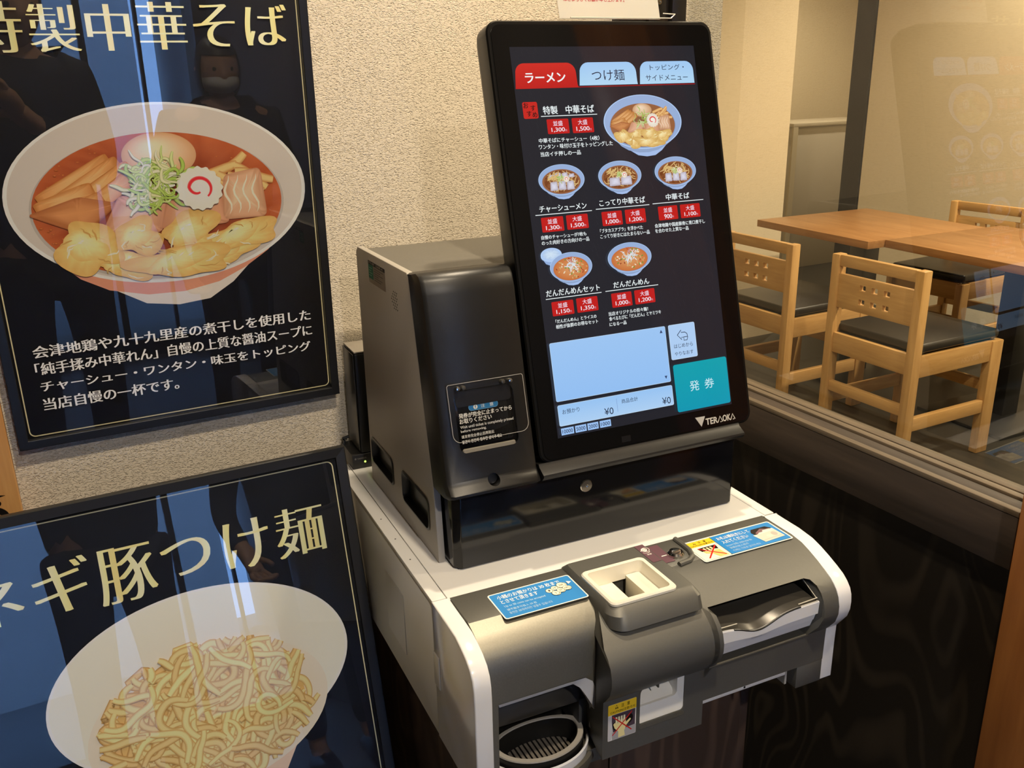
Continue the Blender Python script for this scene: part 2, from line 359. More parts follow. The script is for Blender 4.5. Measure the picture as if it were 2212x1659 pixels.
# dark wooden wainscot behind the stand, plywood under the sill, sill beam with beads
struct(MB().box(-0.02, 0.99, YW - 0.014, YW, 0.0, 0.56).build('trim_1', M['ply2'], bevel=0.002))
struct(MB().box(1.000, 1.050, 0.57, YW, 0.0, 0.802).build('wall_right', M['ply']))
struct(MB().box(0.985, 1.056, 0.57, YW - 0.016, 0.801, 0.872).build('trim_2', M['beam'], bevel=0.002))
struct(MB().box(0.985, 0.9955, 0.57, YW - 0.016, 0.872, 0.8795).build('trim_3', M['bead'], bevel=0.001))
struct(MB().box(0.9975, 1.0195, 0.57, YW - 0.016, 0.872, 0.8775).build('trim_4', M['beam'], bevel=0.001))
struct(MB().box(1.0215, 1.0335, 0.57, YW - 0.016, 0.872, 0.8805).build('trim_5', M['bead'], bevel=0.0015))
struct(MB().box(1.0360, 1.0560, 0.57, YW - 0.016, 0.872, 0.8805).build('trim_6', M['bead'], bevel=0.001))
struct(MB().box(XG, XG + 0.006, 0.57, YW - 0.03, 0.8805, CH - 0.06).build('window_1', M['glass'], smooth=False))
struct(MB().box(0.99, 1.10, 0.57, YW - 0.03, CH - 0.06, CH).build('trim_7', M['beam']))
# black stained post in the corner with vertical grooves and a screw
pm = MB()
for a, b, d in ((0.915, 0.968, 0.022), (0.970, 1.003, 0.027), (1.005, 1.017, 0.018), (1.019, 1.0485, 0.0255)): pm.box(a, b, YW - d, YW, 0.882, CH)
post = struct(pm.build('trim_8', M['blackpost'], bevel=0.001))
MB().lathe((0.990, YW - 0.0272, 1.487), (0, -1, 0), [(0, 0), (0.0045, 0), (0.004, 0.0016), (0.0015, 0.0018), (0, 0.0012)], 16).build('screw', M['chrome'], post)
struct(MB().box(0.972, 1.10, 0.44, 0.563, 0.0, CH).build('trim_9', M['post'], bevel=0.003))
struct(MB().box(1.00, 1.12, -3.0, 0.44, 0.0, CH).build('wall_right_front', M['wallplain']))
# dining room shell
struct(MB().box(XG + 0.12, 3.545, 3.56, 3.70, 0.0, CH).build('wall_dining_left', M['wall_far']))
struct(MB().box(3.40, 3.545, 3.70, 5.5, 0.0, CH).build('wall_passage_left', M['wall_far']))
struct(MB().box(XG + 0.05, XG + 0.12, YW + 0.12, 3.70, 0.0, CH).build('wall_dining_near', M['wall_far']))
struct(MB().box(3.40, 6.5, 5.5, 5.6, 0.0, CH).build('wall_passage_back', M['wall_far']))
struct(MB().box(4.50, 4.64, -1.6, 3.905, 0.0, CH).build('wall_dining_far', M['wall_far']))
struct(MB().box(6.38, 6.5, 3.905, 5.5, 0.0, CH).build('wall_passage_right', M['wall_far']))
struct(MB().box(4.64, 6.5, 3.80, 3.905, 0.0, CH).build('wall_passage_front', M['wall_far']))
struct(MB().box(4.495, 4.64, 3.918, 4.05, 0.0, CH).build('trim_10', M['fabricdark']))
struct(MB().box(XG + 0.12, 4.85, -1.72, -1.6, 0.0, CH).build('wall_dining_front', M['wall_far']))
# entrance front with glazed sliding door, seen only in reflections
YF = -2.30
struct(MB().box(-1.9, -0.75, YF - 0.1, YF, 0, CH).build('wall_front_left', M['wallplain']))
struct(MB().box(-0.75, 1.0, YF - 0.1, YF, 1.98, CH).build('wall_front_top', M['blackpost']))
dm = MB()
for a, b in ((-0.75, -0.66), (-0.06, 0.02), (0.40, 0.43), (0.66, 0.675), (0.93, 1.0)): dm.box(a, b, YF - 0.07, YF - 0.02, 0.0, 1.98)
dm.box(-0.75, 1.0, YF - 0.07, YF - 0.02, 0.0, 0.09); dm.box(-0.75, 1.0, YF - 0.07, YF - 0.02, 1.90, 1.98)
door = struct(dm.build('door_1', M['alu']))
MB().box(-0.66, 0.93, YF - 0.048, YF - 0.042, 0.09, 1.90).build('pane', M['glass'], door, smooth=False)
struct(MB().box(-8, 8, -14, YF - 0.1, -0.2, -0.02).build('ground_outside', M['asphalt']))
struct(MB().box(-7.0, 1.38, -10.5, -8.0, -0.02, 6.0).build('wall_opposite_left', M['facade']))  # both buildings are added; their gap leaves a bright sky strip in reflections
struct(MB().box(1.95, 8.0, -10.5, -8.0, -0.02, 5.0).build('wall_opposite_right', M['facade']))

# ------------------------------------------------------------------ kiosk frame: u along its front, v towards the wall, h up
PSI = -0.06207311; CP, SP = math.cos(PSI), math.sin(PSI)
def KW(u, v, h): return Vector((u * CP - v * SP, u * SP + v * CP, h))
TA = 0.26332925; TO = Vector((0.4892, 1.0551, 1.4111))
SEX = Vector((1, 0, 0)); SEY = Vector((0, math.sin(TA), math.cos(TA))); SEN = Vector((0, -math.cos(TA), math.sin(TA)))
def SC(s, t, off=0.0): return TO + SEX * (s * .001) - SEY * (t * .001) + SEN * off   # screen mm -> kiosk

# ---------- ticket machine head
O1 = (0.55, 1.08, 0.801)
tm = empty('ticket_machine', KW(*O1), 'black and taupe touchscreen ticket machine with a tall lit menu screen', 'ticket machine', PSI)
def P(mb, name, mat, **kw): return mb.build(name, mat, kw.pop('parent', tm), O1, **kw)
plan = [(0.3475, 0.9385), (0.3555, 0.9296), (0.7625, 0.9296), (0.7695, 0.937), (0.7695, 1.21), (0.3475, 1.21)]
P(MB().prism_z(plan, 0.803, 0.9085), 'plinth', M['plinthgloss'], bevel=0.0015)
P(MB().box(0.352, 0.765, 0.935, 1.2, 0.801, 0.803), 'foot_strip', M['black'])
side = [(1.2457, 0.801), (1.2457, 1.149), (1.238, 1.157), (1.027, 1.159), (1.0215, 1.155), (0.9673, 0.9007), (0.9595, 0.801)]
sp = P(MB().prism_u(side, 0.336, 0.345), 'side_panel', M['taupe'], bevel=0.0012)
P(MB().prism_u(side, 0.761, 0.770), 'side_panel', M['taupe'], bevel=0.0012)
P(MB().box(0.345, 0.761, 1.035, 1.2445, 0.9095, 1.152), 'body', M['taupe2'], bevel=0.001)
# grip recesses: dark cup with rim
for v0, v1, h0, h1 in ((1.131, 1.2365, 0.833, 0.8755), (0.986, 1.0945, 0.8305, 0.878)):
    cutr = MB().loft([[(x, p[0], p[1]) for p in rrect(v0 + 0.002, v1 - 0.002, h0 + 0.002, h1 - 0.002, 0.010)] for x in (0.33, 0.36)]).build('c', M['black'], None, O1)
    cutr.parent = tm; bpy.context.view_layer.update(); cut(sp, [cutr])
    gm = MB(); a = rrect(v0, v1, h0, h1, 0.011); b = rrect(v0 + 0.003, v1 - 0.003, h0 + 0.003, h1 - 0.003, 0.009)
    c = rrect(v0 + 0.006, v1 - 0.006, h0 + 0.004, h1 - 0.012, 0.006)
    gm.loft([[(0.3352, p[0], p[1]) for p in a], [(0.3345, p[0], p[1]) for p in b], [(0.3435, p[0], p[1]) for p in c], [(0.3442, p[0], p[1]) for p in c]], cap=False)
    gm.add([(0.3442, p[0], p[1]) for p in c], [tuple(range(len(c)))])
    P(gm, 'grip', M['black'], ang=0.5)
# perforated vent on the side panel
vm = MB()
for i in range(7):
    for j in range(3 + min(i, 6 - i) // 2):
        vc, hc = 1.078 + (j - 1.5) * 0.0065 + (i % 2) * 0.003, 1.125 - i * 0.0036
        vm.lathe((0.3359, vc, hc), (-1, 0, 0), [(0.0011, 0), (0.0009, 0.0003)], 8)
P(vm, 'vent', plain('vent_hole', (0.05, 0.047, 0.04, 1), 0.6))
# side sticker
cv = Canvas((0.3358, 1.1875, 1.1172), (0, -1, 0), (0, 0, 1), (-1, 0, 0))
cv.rect(0, 74, 0, 30, (178, 172, 160)); cv.rect(0, 74, 25, 30, (12, 12, 12)); cv.rect(0, 22, 6, 25, (38, 140, 110))
cv.text('PT-07  2208-A', 4, 66, 26.2, 29, (210, 205, 190), 0.02)
for i in range(6): cv.rect(26, 26 + (40, 28, 38, 20, 36, 30)[i], 21.5 - i * 3, 22.7 - i * 3, (110, 106, 98))
for i in range(4): cv.rect(3, 3 + (14, 10, 16, 12)[i], 20 - i * 3.4, 21.2 - i * 3.4, (150, 215, 190))
cv.build('rating_sticker', M['label'], tm, O1)
# printer cover with curved top, chin and recess
cp = [(1.034, 1.150), (1.030, 1.1585), (1.012, 1.1605), (1.000, 1.1625), (0.991, 1.1605), (0.9845, 1.154), (0.979, 1.139), (0.967, 1.090), (0.9535, 1.036), (0.9385, 0.978), (0.9240, 0.923), (0.9200, 0.9185),
      (0.9125, 0.9110), (0.9122, 0.9085), (0.920, 0.9035), (0.955, 0.9035)]
cover = MB(); n = len(cp)
rows = [(0.3365, 0.012), (0.3395, 0.003), (0.3445, 0.0), (0.4535, 0.0), (0.4565, 0.002), (0.458, 0.006)]
rings = []
for u, ins in rows: rings.append([(u, min(p[0] + ins, 1.036), p[1] if p[0] < 0.96 else p[1] - ins * 0.25) for p in cp])
cover.loft(rings); pcv = P(cover, 'printer_cover', M['coverblk'], ang=0.5)
def SS(u, h, off=0.0):   # point on the cover front (same slope as screen) at kiosk u,h
    t = (TO.z - h) / SEY.z * 1000.0; return SC((u - TO.x) * 1000, t, off)
notch = MB().lathe(SS(0.3975, 0.919, -0.02), SEN, [(0.0078, 0), (0.0078, 0.04)], 20).build('c', M['black'], tm, O1)
def ring_on(pts, off0): return [tuple(SS(p[0], p[1], off0)) for p in pts]
win = rrect(0.3605, 0.4375, 0.9545, 1.0275, 0.010)
wcut = MB().loft([ring_on(win, -0.0036), ring_on(win, 0.02)]).build('c', M['black'], tm, O1)
bpy.context.view_layer.update(); cut(pcv, [notch, wcut])
w2 = rrect(0.3605, 0.4375, 0.9545, 1.0275, 0.010); w3 = rrect(0.3645, 0.4335, 0.9630, 1.0235, 0.006)
P(MB().loft([ring_on(w2, -0.0036), ring_on(w2, -0.0030), ring_on(w3, -0.0026), ring_on(w3, -0.0040)], cap=True), 'ticket_recess', M['blackgloss'])
P(MB().loft([ring_on(rrect(0.363, 0.435, 1.0085, 1.0265, 0.004), -0.0030), ring_on(rrect(0.363, 0.435, 1.0085, 1.0265, 0.004), -0.0020)]), 'ticket_slot', M['black'])
P(MB().loft([ring_on(rrect(0.364, 0.434, 0.9545, 0.9605, 0.0025), -0.0035), ring_on(rrect(0.365, 0.433, 0.955, 0.9590, 0.002), -0.001)]), 'slot_ledge', plain('brushed_grey', (0.22, 0.20, 0.16, 1), 0.3))
P(MB().lathe(SS(0.3975, 0.9205, -0.012), SEN, [(0.0076, 0), (0.0076, 0.006), (0.004, 0.0062)], 20), 'finger_notch', M['black'])
cv = Canvas(SS(0.3605, 0.9545, -0.0023), SEX, SEY, SEN)
cv.rect(18, 56.5, 49.5, 57.5, (40, 118, 178), 3.9); cv.frame(18, 56.5, 49.5, 57.5, 0.5, 3.9, (110, 165, 210)); cv.ell(27, 53.5, 2.7, 2.7, (235, 235, 230)); cv.text('!', 26.5, 27.5, 51.8, 55.2, (40, 118, 178), 0.03)
cv.text('注　意', 34, 50.5, 51.4, 55.8, (225, 230, 230), 0.01)
Tw = (238, 236, 230)
cv.text('発券が完全に止まってから', 4.5, 73.5, 42.5, 48.3, Tw, 0.028); cv.text('お取りください', 4.5, 46, 35.8, 41.6, Tw, 0.028)
cv.text('Wait until ticket is completely printed', 4.5, 74, 29.2, 33.6, Tw, 0.012); cv.text('before removing.', 4.5, 37.5, 24.6, 28.6, Tw, 0.012)
cv.text('请发券完全停止后再取出', 4.5, 46.5, 18.4, 22.4, Tw, 0.012); cv.text('발권이 완전히 멈추면 받아주세요', 4.5, 56, 12.0, 16.2, Tw, 0.02)
cv.build('caution_text', M['label'], tm, O1)
fl = rrect(0.3515, 0.4505, 0.9690, 1.0365, [0.003, 0.003, 0.010, 0.010]); fi = rrect(0.3521, 0.4499, 0.9696, 1.0359, [0.0025, 0.0025, 0.0095, 0.0095])
flap = P(MB().loft([ring_on(fl, 0.0035), ring_on(fl, 0.0055)]), 'ticket_flap', M['clear'], smooth=False)
em = MB(); a = ring_on(fl, 0.0058); b = ring_on(fi, 0.0058); n = len(a); em.add(a + b, [(i, (i + 1) % n, n + (i + 1) % n, n + i) for i in range(n)])
em.build('polished_edge', plain('acrylic_edge', (0.42, 0.40, 0.36, 1), 0.12), flap, O1, fix=False)
for u in (0.3655, 0.3725, 0.4235, 0.4335):
    P(MB().lathe(SS(u, 1.0305, -0.001), SEN, [(0.0032, 0), (0.0032, 0.0062), (0.0022, 0.0085), (0.0008, 0.0088)], 14), 'screw', M['chrome'] if u in (0.3655, 0.4335) else M['gun'])
# screen housing
hs = MB(); o = rrect(-27, 298, -505, 32, 16, 8); i1 = rrect(-25.2, 296.2, -503.2, 30.2, 14.5, 8)
def sring(pts, off, grow=0.0): return [tuple(SC(p[0], -p[1], off)) for p in pts]
bk = rrect(-21, 292, -490, 26, 14, 8)
hs.loft([sring(bk, -0.046), sring(o, -0.030), sring(o, -0.0020), sring(i1, 0.0)])
P(hs, 'screen_housing', M['bezel'], ang=0.4)
gl = rrect(-21.5, 292.5, -501, 26.5, 12, 8)
P(MB().loft([sring(gl, -0.001), sring(gl, 0.0012)]), 'screen_glass', M['blackgloss'], ang=0.4)
chin = MB(); cpts = [(-0.030, -503), (0.001, -503), (0.0025, -507), (0.0120, -516), (0.0125, -518.5), (0.006, -523), (-0.030, -523)]
chin.loft([[tuple(SC(s, -q[1], q[0])) for q in cpts] for s in (-30.5, 268, 274)])
P(chin, 'screen_chin', M['coverblk'], ang=0.5)
P(MB().lathe((0.5297, 0.9302, 0.8791), (0, -1, 0), [(0.0086, 0), (0.0086, 0.0012), (0.0078, 0.0022), (0.0025, 0.0024), (0.0022, 0.001), (0, 0.001)], 28), 'key_lock', M['chrome'])
# ------------------------------------------------------------------ drawings used by the menu screen and the framed pictures
def curl(rng, x, y, a, n, st, wig):
    pts = [(x, y)]; k = rng.uniform(-wig, wig)
    for i in range(n):
        k = 0.75 * k + rng.uniform(-wig, wig); a += k; x += st * math.cos(a); y += st * math.sin(a); pts.append((x, y))
    return pts
def smoothp(p, it=2):
    for _ in range(it):
        q = [p[0]]
        for a, b in zip(p, p[1:]): q += [tuple(i * .75 + j * .25 for i, j in zip(a, b)), tuple(i * .25 + j * .75 for i, j in zip(a, b))]
        p = q + [p[-1]]
    return p
def quad(p00, p10, p11, p01, r=0.12, n=5):   # rounded quad outline
    P4 = [p00, p10, p11, p01]; out = []
    for i in range(4):
        a, b, c = P4[i - 1], P4[i], P4[(i + 1) % 4]
        s = (b[0] + (a[0] - b[0]) * r, b[1] + (a[1] - b[1]) * r); e = (b[0] + (c[0] - b[0]) * r, b[1] + (c[1] - b[1]) * r)
        for k in range(n + 1):
            t = k / n; out.append(tuple((1 - t) ** 2 * s[j] + 2 * t * (1 - t) * b[j] + t * t * e[j] for j in (0, 1)))
    return out
def slab(c, pts, cc, ce, rng, noise=8):
    cx = sum(p[0] for p in pts) / len(pts); cy = sum(p[1] for p in pts) / len(pts); n = len(pts); P = [(cx, cy)]; C = [cc]; fs = []
    for k, t in enumerate((0.45, 0.8, 0.93, 1.0)):
        for p in pts:
            P.append((cx + (p[0] - cx) * t, cy + (p[1] - cy) * t)); q = (0.2, 0.55, 0.8, 1.0)[k]; C.append(jit(tuple(a + (b - a) * q for a, b in zip(cc, ce)), noise, rng))
    for j in range(n): fs.append((0, 1 + j, 1 + (j + 1) % n))
    for k in range(3):
        for j in range(n): A = 1 + k * n + j; B = 1 + k * n + (j + 1) % n; fs.append((A, A + n, B + n, B))
    c.up(); c.tri(P, fs, C)
def naruto(c, x, y, r, rng, sq=0.96):
    c.up(); n = 72; pts = [(x, y)]; cols = [(246, 240, 228)]
    for j in range(n):
        t = 2 * PI * j / n; rr = r * (1 + 0.05 * math.cos(16 * t)); pts.append((x + rr * math.cos(t), y + sq * rr * math.sin(t))); cols.append((226, 214, 196))
    c.tri(pts, [(0, 1 + j, 1 + (j + 1) % n) for j in range(n)], cols)
    sp = []
    for k in range(30):
        t = -0.9 + k / 29 * 5.6; rr = r * (0.50 - 0.03 * k / 29 - (0.30 * max(0, k - 20) / 9)); sp.append((x + rr * math.cos(t), y + sq * rr * math.sin(t)))
    c.strip(sp, r * 0.17, (220, 40, 50), (236, 120, 110), 0.5)
def negi(c, x, y, r, rng, n, w):
    for i in range(n):
        a = rng.uniform(0, 2 * PI); d = r * math.sqrt(rng.random()) * 0.8; px, py = x + d * math.cos(a), y + 0.9 * d * math.sin(a)
        path = smoothp(curl(rng, px, py, rng.uniform(0, 2 * PI), 5, r * 0.13, 0.6), 1)
        g = rng.random(); base = (160 + 76 * g, 190 + 44 * g, 80 + 124 * g)
        c.strip(path, w * rng.uniform(0.6, 1.2), base, (base[0] * .72, base[1] * .75, base[2] * .6), 0.6)
def wonton(c, x, y, a, b, rot, rng, lit=0):
    c.ell(x, y, a * 1.28, b * 1.22, (236, 208, 136), (206, 164, 92), rot=rot, wob=0.42, rng=rng, noise=8, n=48, rings=5)
    c.ell(x - .12 * a, y + .12 * b, a * .82, b * .80, (248, 228, 170), (216, 176, 104), rot=rot + .3, wob=0.20, rng=rng, noise=7, n=40, rings=6, shift=(-.25, .4))
    cr, sr = math.cos(rot), math.sin(rot)
    for k in range(7):
        t0 = rng.uniform(0, 2 * PI); r0 = rng.uniform(.5, .8); p = []
        for i in range(6):
            t = t0 + .10 * i * rng.uniform(.6, 1.4); r = r0 + .09 * i; p.append((x + cr * r * a * math.cos(t) - sr * r * b * math.sin(t), y + sr * r * a * math.cos(t) + cr * r * b * math.sin(t)))
        c.strip(smoothp(p, 1), b * .12, (252, 238, 192) if k % 2 else (190, 146, 78), (224, 188, 116), .9)
    for k in range(3):
        t = rng.uniform(1, 2.6); c.ell(x + .45 * a * math.cos(t), y + .5 * b * math.sin(t), .12 * a, .06 * b, (255, 248, 224), (240, 216, 156), n=12, rings=2, rot=rng.uniform(0, 1))
def ramen(c, cx, cy, a, b, rng, kind, tone, hi=1.0):
    """bowl seen from above at an angle; a,b rim half axes; tone = ceramic colour"""
    T = lambda f: tuple(min(255, x * f) for x in tone)
    sal = (206, 140, 112) if kind == 'poster' else T(0.86)
    c.poly([(cx + x * a, cy + y * b) for x, y in ((-.60, -.72), (-.42, -1.02), (-.22, -1.22), (0, -1.28), (.22, -1.25), (.40, -1.08), (.62, -.75))], T(0.98))
    c.poly([(cx + x * a, cy + y * b) for x, y in ((-.80, -.55), (-.62, -.86), (-.45, -1.02), (-.2, -1.12), (.05, -1.13), (.3, -1.06), (.5, -.92), (.68, -.74), (.82, -.5))], sal)
    c.ell(cx, cy, a, b, T(1.04), T(1.06), n=72); c.ell(cx, cy + 0.004 * b, a * 0.975, b * 0.97, T(0.93), T(0.90), n=72, shift=(0, -.2), rings=4)
    sx, sy, sa, sb = cx - 0.015 * a, cy - 0.12 * b, 0.83 * a, 0.80 * b
    c.ell(sx, sy - .015 * b, sa * 1.02, sb * 1.02, T(0.86), T(0.80), n=64)
    red = kind == 'tan'
    c0, c1 = ((214, 150, 96), (196, 110, 56)) if red else (((112, 46, 22), (176, 88, 44)) if kind == 'poster' else ((134, 92, 62), (150, 96, 60)))
    c.ell(sx, sy, sa, sb, c0, c1, n=72, rng=rng, noise=10 if hi > 1 else 0, rings=6)
    q = lambda x, y: (cx + x * a, cy + y * b)
    ins = lambda path: [p for p in path if ((p[0] - sx) / sa) ** 2 + ((p[1] - sy) / sb) ** 2 < .9]
    def strand(path, *ar):
        path = ins(path)
        if len(path) > 3: c.strip(path, *ar)
    if kind in ('poster', 'special'):
        k = 40 if hi > 1 else 8
        for i in range(k * 2):
            t = rng.uniform(0, 2 * PI); r = rng.uniform(.75, .97); c.ell(sx + sa * r * math.cos(t), sy + sb * r * math.sin(t), a * rng.uniform(.004, .014), b * rng.uniform(.004, .012), (206, 120, 60), (150, 76, 36), n=10, rings=1)
        c.ell(*q(.0, .43), .245 * a, .25 * b, (240, 214, 184), (196, 150, 108), n=48, rings=6, shift=(-.2, .45))
        for i in range(9): c.strip(smoothp(curl(rng, *q(rng.uniform(.18, .5), rng.uniform(.16, .34)), rng.uniform(-.5, .2), 4, .07 * a, .25)), .065 * a, (230, 184, 120), (184, 120, 62), .25)
        for i, (x0, y0, x1, y1, w) in enumerate([(-.80, .02, -.33, .44, .075), (-.70, -.02, -.27, .40, .09), (-.60, -.06, -.20, .34, .10), (-.52, -.14, -.15, .28, .11), (-.82, -.08, -.45, .12, .10), (-.70, -.2, -.4, .02, .1)]):
            A, B = q(x0, y0), q(x1, y1); dx, dy = B[0] - A[0], B[1] - A[1]; L = math.hypot(dx, dy); nx, ny = -dy / L * w * a * .5, dx / L * w * a * .5
            slab(c, quad((A[0] - nx, A[1] - ny), (B[0] - nx, B[1] - ny), (B[0] + nx, B[1] + ny), (A[0] + nx, A[1] + ny), .2), (224, 170, 112), (178, 112, 52), rng, 12)
        slab(c, quad(q(-.88, -.12), q(-.55, -.38), q(-.30, -.06), q(-.55, .04)), (205, 140, 84), (158, 92, 50), rng, 12)
        slab(c, quad(q(-.45, -.40), q(-.05, -.42), q(.02, -.02), q(-.30, .02)), (226, 178, 146), (186, 128, 96), rng, 14)
        slab(c, quad(q(-.05, -.40), q(.42, -.38), q(.40, -.04), q(.02, -.02)), (222, 170, 134), (180, 122, 88), rng, 14)
        slab(c, quad(q(.38, -.34), q(.70, -.34), q(.68, .24), q(.41, .17), .16), (226, 186, 152), (184, 132, 96), rng, 14)
        for k in range(4): c.strip([q(.43 + .02 * math.sin(i) + .065 * k, -.28 + .055 * i) for i in range(9)], .022 * a, (240, 214, 188), (212, 168, 132), .9)
        for (x, y, p, r, o) in ((-.31, -.74, .15, .15, -.2), (.36, -.72, .17, .13, .1), (-.53, -.53, .165, .22, -.6), (.49, -.53, .20, .15, .15), (-.21, -.45, .135, .15, .2), (.145, -.46, .16, .20, .1), (.07, -.77, .25, .16, -.1)): wonton(c, *q(x, y), p * a, r * b, o, rng, 8)
        negi(c, *q(-.05, .12), .22 * a, rng, 130 if hi > 1 else 34, .024 * a)
        naruto(c, *q(.24, .04), .155 * a, rng)
    elif kind == 'tan':
        for i in range(60):
            t = rng.uniform(0, 2 * PI); r = math.sqrt(rng.random()) * .9; k = rng.random()
            col = (206, 172, 112) if k < .4 else ((96, 150, 60) if k < .65 else ((232, 220, 190) if k < .85 else (150, 66, 34)))
            c.ell(sx + sa * r * math.cos(t), sy + sb * r * math.sin(t), .05 * a, .04 * b, col, n=8, rings=1, rot=rng.uniform(0, 3))
        for i in range(34): strand(smoothp(curl(rng, *q(rng.uniform(-.22, .22), rng.uniform(-.05, .3)), rng.uniform(0, 6.3), 4, .07 * a, .6), 1), .022 * a, (226, 236, 244), (180, 196, 210), .5)
        for i in range(4): c.strip(smoothp(curl(rng, *q(rng.uniform(-.08, .05), .25), rng.uniform(1.2, 1.9), 4, .07 * a, .3), 1), .016 * a, (190, 50, 40), (150, 40, 30), .5)
    else:
        c.ell(sx, sy, sa * .9, sb * .9, (150, 96, 52), (120, 66, 32), n=48, rng=rng, noise=14, rings=6)
        for i in range(46): strand(smoothp(curl(rng, *q(rng.uniform(-.6, .6), rng.uniform(-.5, .42)), rng.uniform(0, 6.3), 5, .07 * a, .4), 1), .04 * a, (222, 190, 128), (160, 116, 66), .4)
        top = .5 if kind == 'cha' else 0
        if top:
            for i in range(4): x0 = -.58 + i * .29; slab(c, quad(q(x0, .10), q(x0 + .29, .12), q(x0 + .27, .52 - .1 * abs(i - 1.5)), q(x0 + .04, .48 - .1 * abs(i - 1.5)), .15), (214, 212, 226), (168, 152, 158), rng, 10)
        for i in range(12): strand(curl(rng, *q(rng.uniform(-.62, -.30), rng.uniform(-.12, .22 if top else .35)), .5, 5, .055 * a, .15), .045 * a, (226, 194, 128), (166, 122, 66), .3)
        n = dict(cha=3, kot=2, chu=3)[kind]
        for i in range(n):
            x0 = -.54 + i * 1.08 / n; w = 1.08 / n - .015
            slab(c, quad(q(x0, -.70 + .04 * (i % 2)), q(x0 + w, -.68), q(x0 + w - .02, -.10 + .05 * (i % 2)), q(x0 + .03, -.12), .15), (218, 218, 234), (170, 158, 168), rng, 10)
        negi(c, *q(-.05, .08), .17 * a, rng, 30, .035 * a); naruto(c, *q(.20, .02), .125 * a, rng)

# ------------------------------------------------------------------ lit menu screen
rng = random.Random(5)
cv = Canvas(SC(0, 0, 0.0014), SEX, SEY, SEN, step=4e-6); K0 = 0.92
TW, TH = 265.9, 476
cv.rect(0, TW, -TH, 0, (33, 33, 40)); cv.clip = (0, TW, -TH, 0)
for i in range(1500):
    x, y = rng.uniform(0, TW), -rng.uniform(0, 350); g = rng.uniform(38, 88); L = rng.uniform(3, 9); cv.z = 1.2e-5
    cv.strip([(x, y), (x + L * .35, y - L)], rng.uniform(.3, .7), (g, g, g * 1.1), (33, 33, 40), .9)
cv.z = 2e-5
BL = (160, 200, 250); BD = (132, 178, 236); INK = (24, 34, 60); RED = (196, 36, 28); WH = (232, 240, 250)
def tab(x0, x1, y0, y1, r, col, col2, flare):
    pts = [(x0, y0), (x1 + flare, y0), (x1 + flare * .25, y0 + 4)]
    pts += [(x1 - r + r * math.cos(a), y1 - r + r * math.sin(a)) for a in [i * PI / 12 for i in range(7)]] + [(x0 + 2 + r + r * math.cos(a), y1 - r + r * math.sin(a)) for a in [PI / 2 + i * PI / 12 for i in range(7)]]
    cv.up(); cv.tri(pts, [tuple(range(len(pts)))], [tuple(a + (b - a) * (p[1] - y0) / (y1 - y0) for a, b in zip(col2, col)) for p in pts])
cv.rect(1.7, 262, -49.6, -48.4, (150, 20, 26)); tab(1.7, 86.4, -49.5, -19.4, 12, (206, 42, 32), (188, 28, 24), 1.5)
tab(89.5, 173.5, -47.4, -19.4, 13, BL, (176, 214, 252), 0.6); tab(177.3, 261.3, -47.6, -19.4, 12, BL, (176, 214, 252), 0)
cv.text('ラーメン', 16, 71, -42.6, -31, (245, 246, 255), 0.02, .02); cv.text('つけ麺', 108.4, 155.5, -42.3, -28.4, INK)
cv.text('トッピング・', 194.7, 247, -30.6, -23.4, INK); cv.text('サイドメニュー', 187, 251.6, -43.8, -36.4, INK)
cv.rect(7.7, 27.7, -85.2, -65.3, RED, 2.2)
for t, x, y in (('お', 9.2, -72.5), ('す', 18.5, -75.8), ('す', 12.5, -82.5), ('め', 20, -83.8)): cv.text(t, x, x + 6.2, y, y + 6.4, (40, 10, 10), .02)
def price(x0, x1, y0, y1, big, num):
    cv.rect(x0, x1, y0, y1, (190, 26, 24), 1.4); m = (x0 + x1) / 2; h = y1 - y0
    cv.text('大盛' if big else '並盛', m - 6.6, m + 6.6, y1 - h * .46, y1 - h * .12, (240, 225, 250), .004)
    w = 9.3 if len(num) > 3 else 6.0
    cv.text(num, m - w - 0.5, m + w - 0.5, y0 + h * .1, y0 + h * .42, (245, 232, 250), .004, .012); cv.text('円', m + w, m + w + 2.2, y0 + h * .12, y0 + h * .27, (225, 180, 200))
def name(t, x0, x1, yb, yt, lx0, lx1, ly): cv.text(t, x0, x1, yb, yt, WH, .012, .02); cv.rect(lx0, lx1, ly - .45, ly + .45, WH)
name('特製　中華そば', 34.6, 106, -80.8, -71, 31, 109.5, -83); price(37.8, 67.8, -104.6, -86.8, 0, '1,300'); price(72.4, 102.5, -104.9, -86.6, 1, '1,500')
for t, x0, x1, yb, yt in (('中華そばにチャーシュー（4枚）', 24, 108.6, -114.9, -109.2), ('ワンタン・味付け玉子をトッピングした', 23, 127, -122.4, -116.6), ('当店イチ押しの一品', 24, 79.8, -131.2, -125.6),
    ('自慢のチャーシューが7枚も', 11.2, 74, -231, -226), ('のった肉好きの方向けの一品', 10.8, 77.2, -237.8, -232.6), ('「ブタカスアブラ」を浮かべた', 94, 157.2, -230.2, -225), ('こってり好きにはたまらない一品', 93.4, 166.5, -237, -231.8),
    ('会津地鶏や国産豚骨に青口煮干し', 175.4, 254, -230.4, -225.2), ('を合わせた上質な一品', 175.2, 227, -237, -231.8), ('「だんだんめん」とライスの', 16.4, 74.3, -334.6, -329.8), ('相性が抜群のお得なセット', 16, 75.8, -341.2, -336.2),
    ('当店オリジナルの担々麺！', 92, 151, -334.6, -329.6), ('食べるたびに「だんだん」とヤミツキ', 92, 170, -341, -335.8), ('になる一品', 91.6, 116.6, -347.8, -343.2)): cv.text(t, x0, x1, yb, yt, WH, .014, .012)
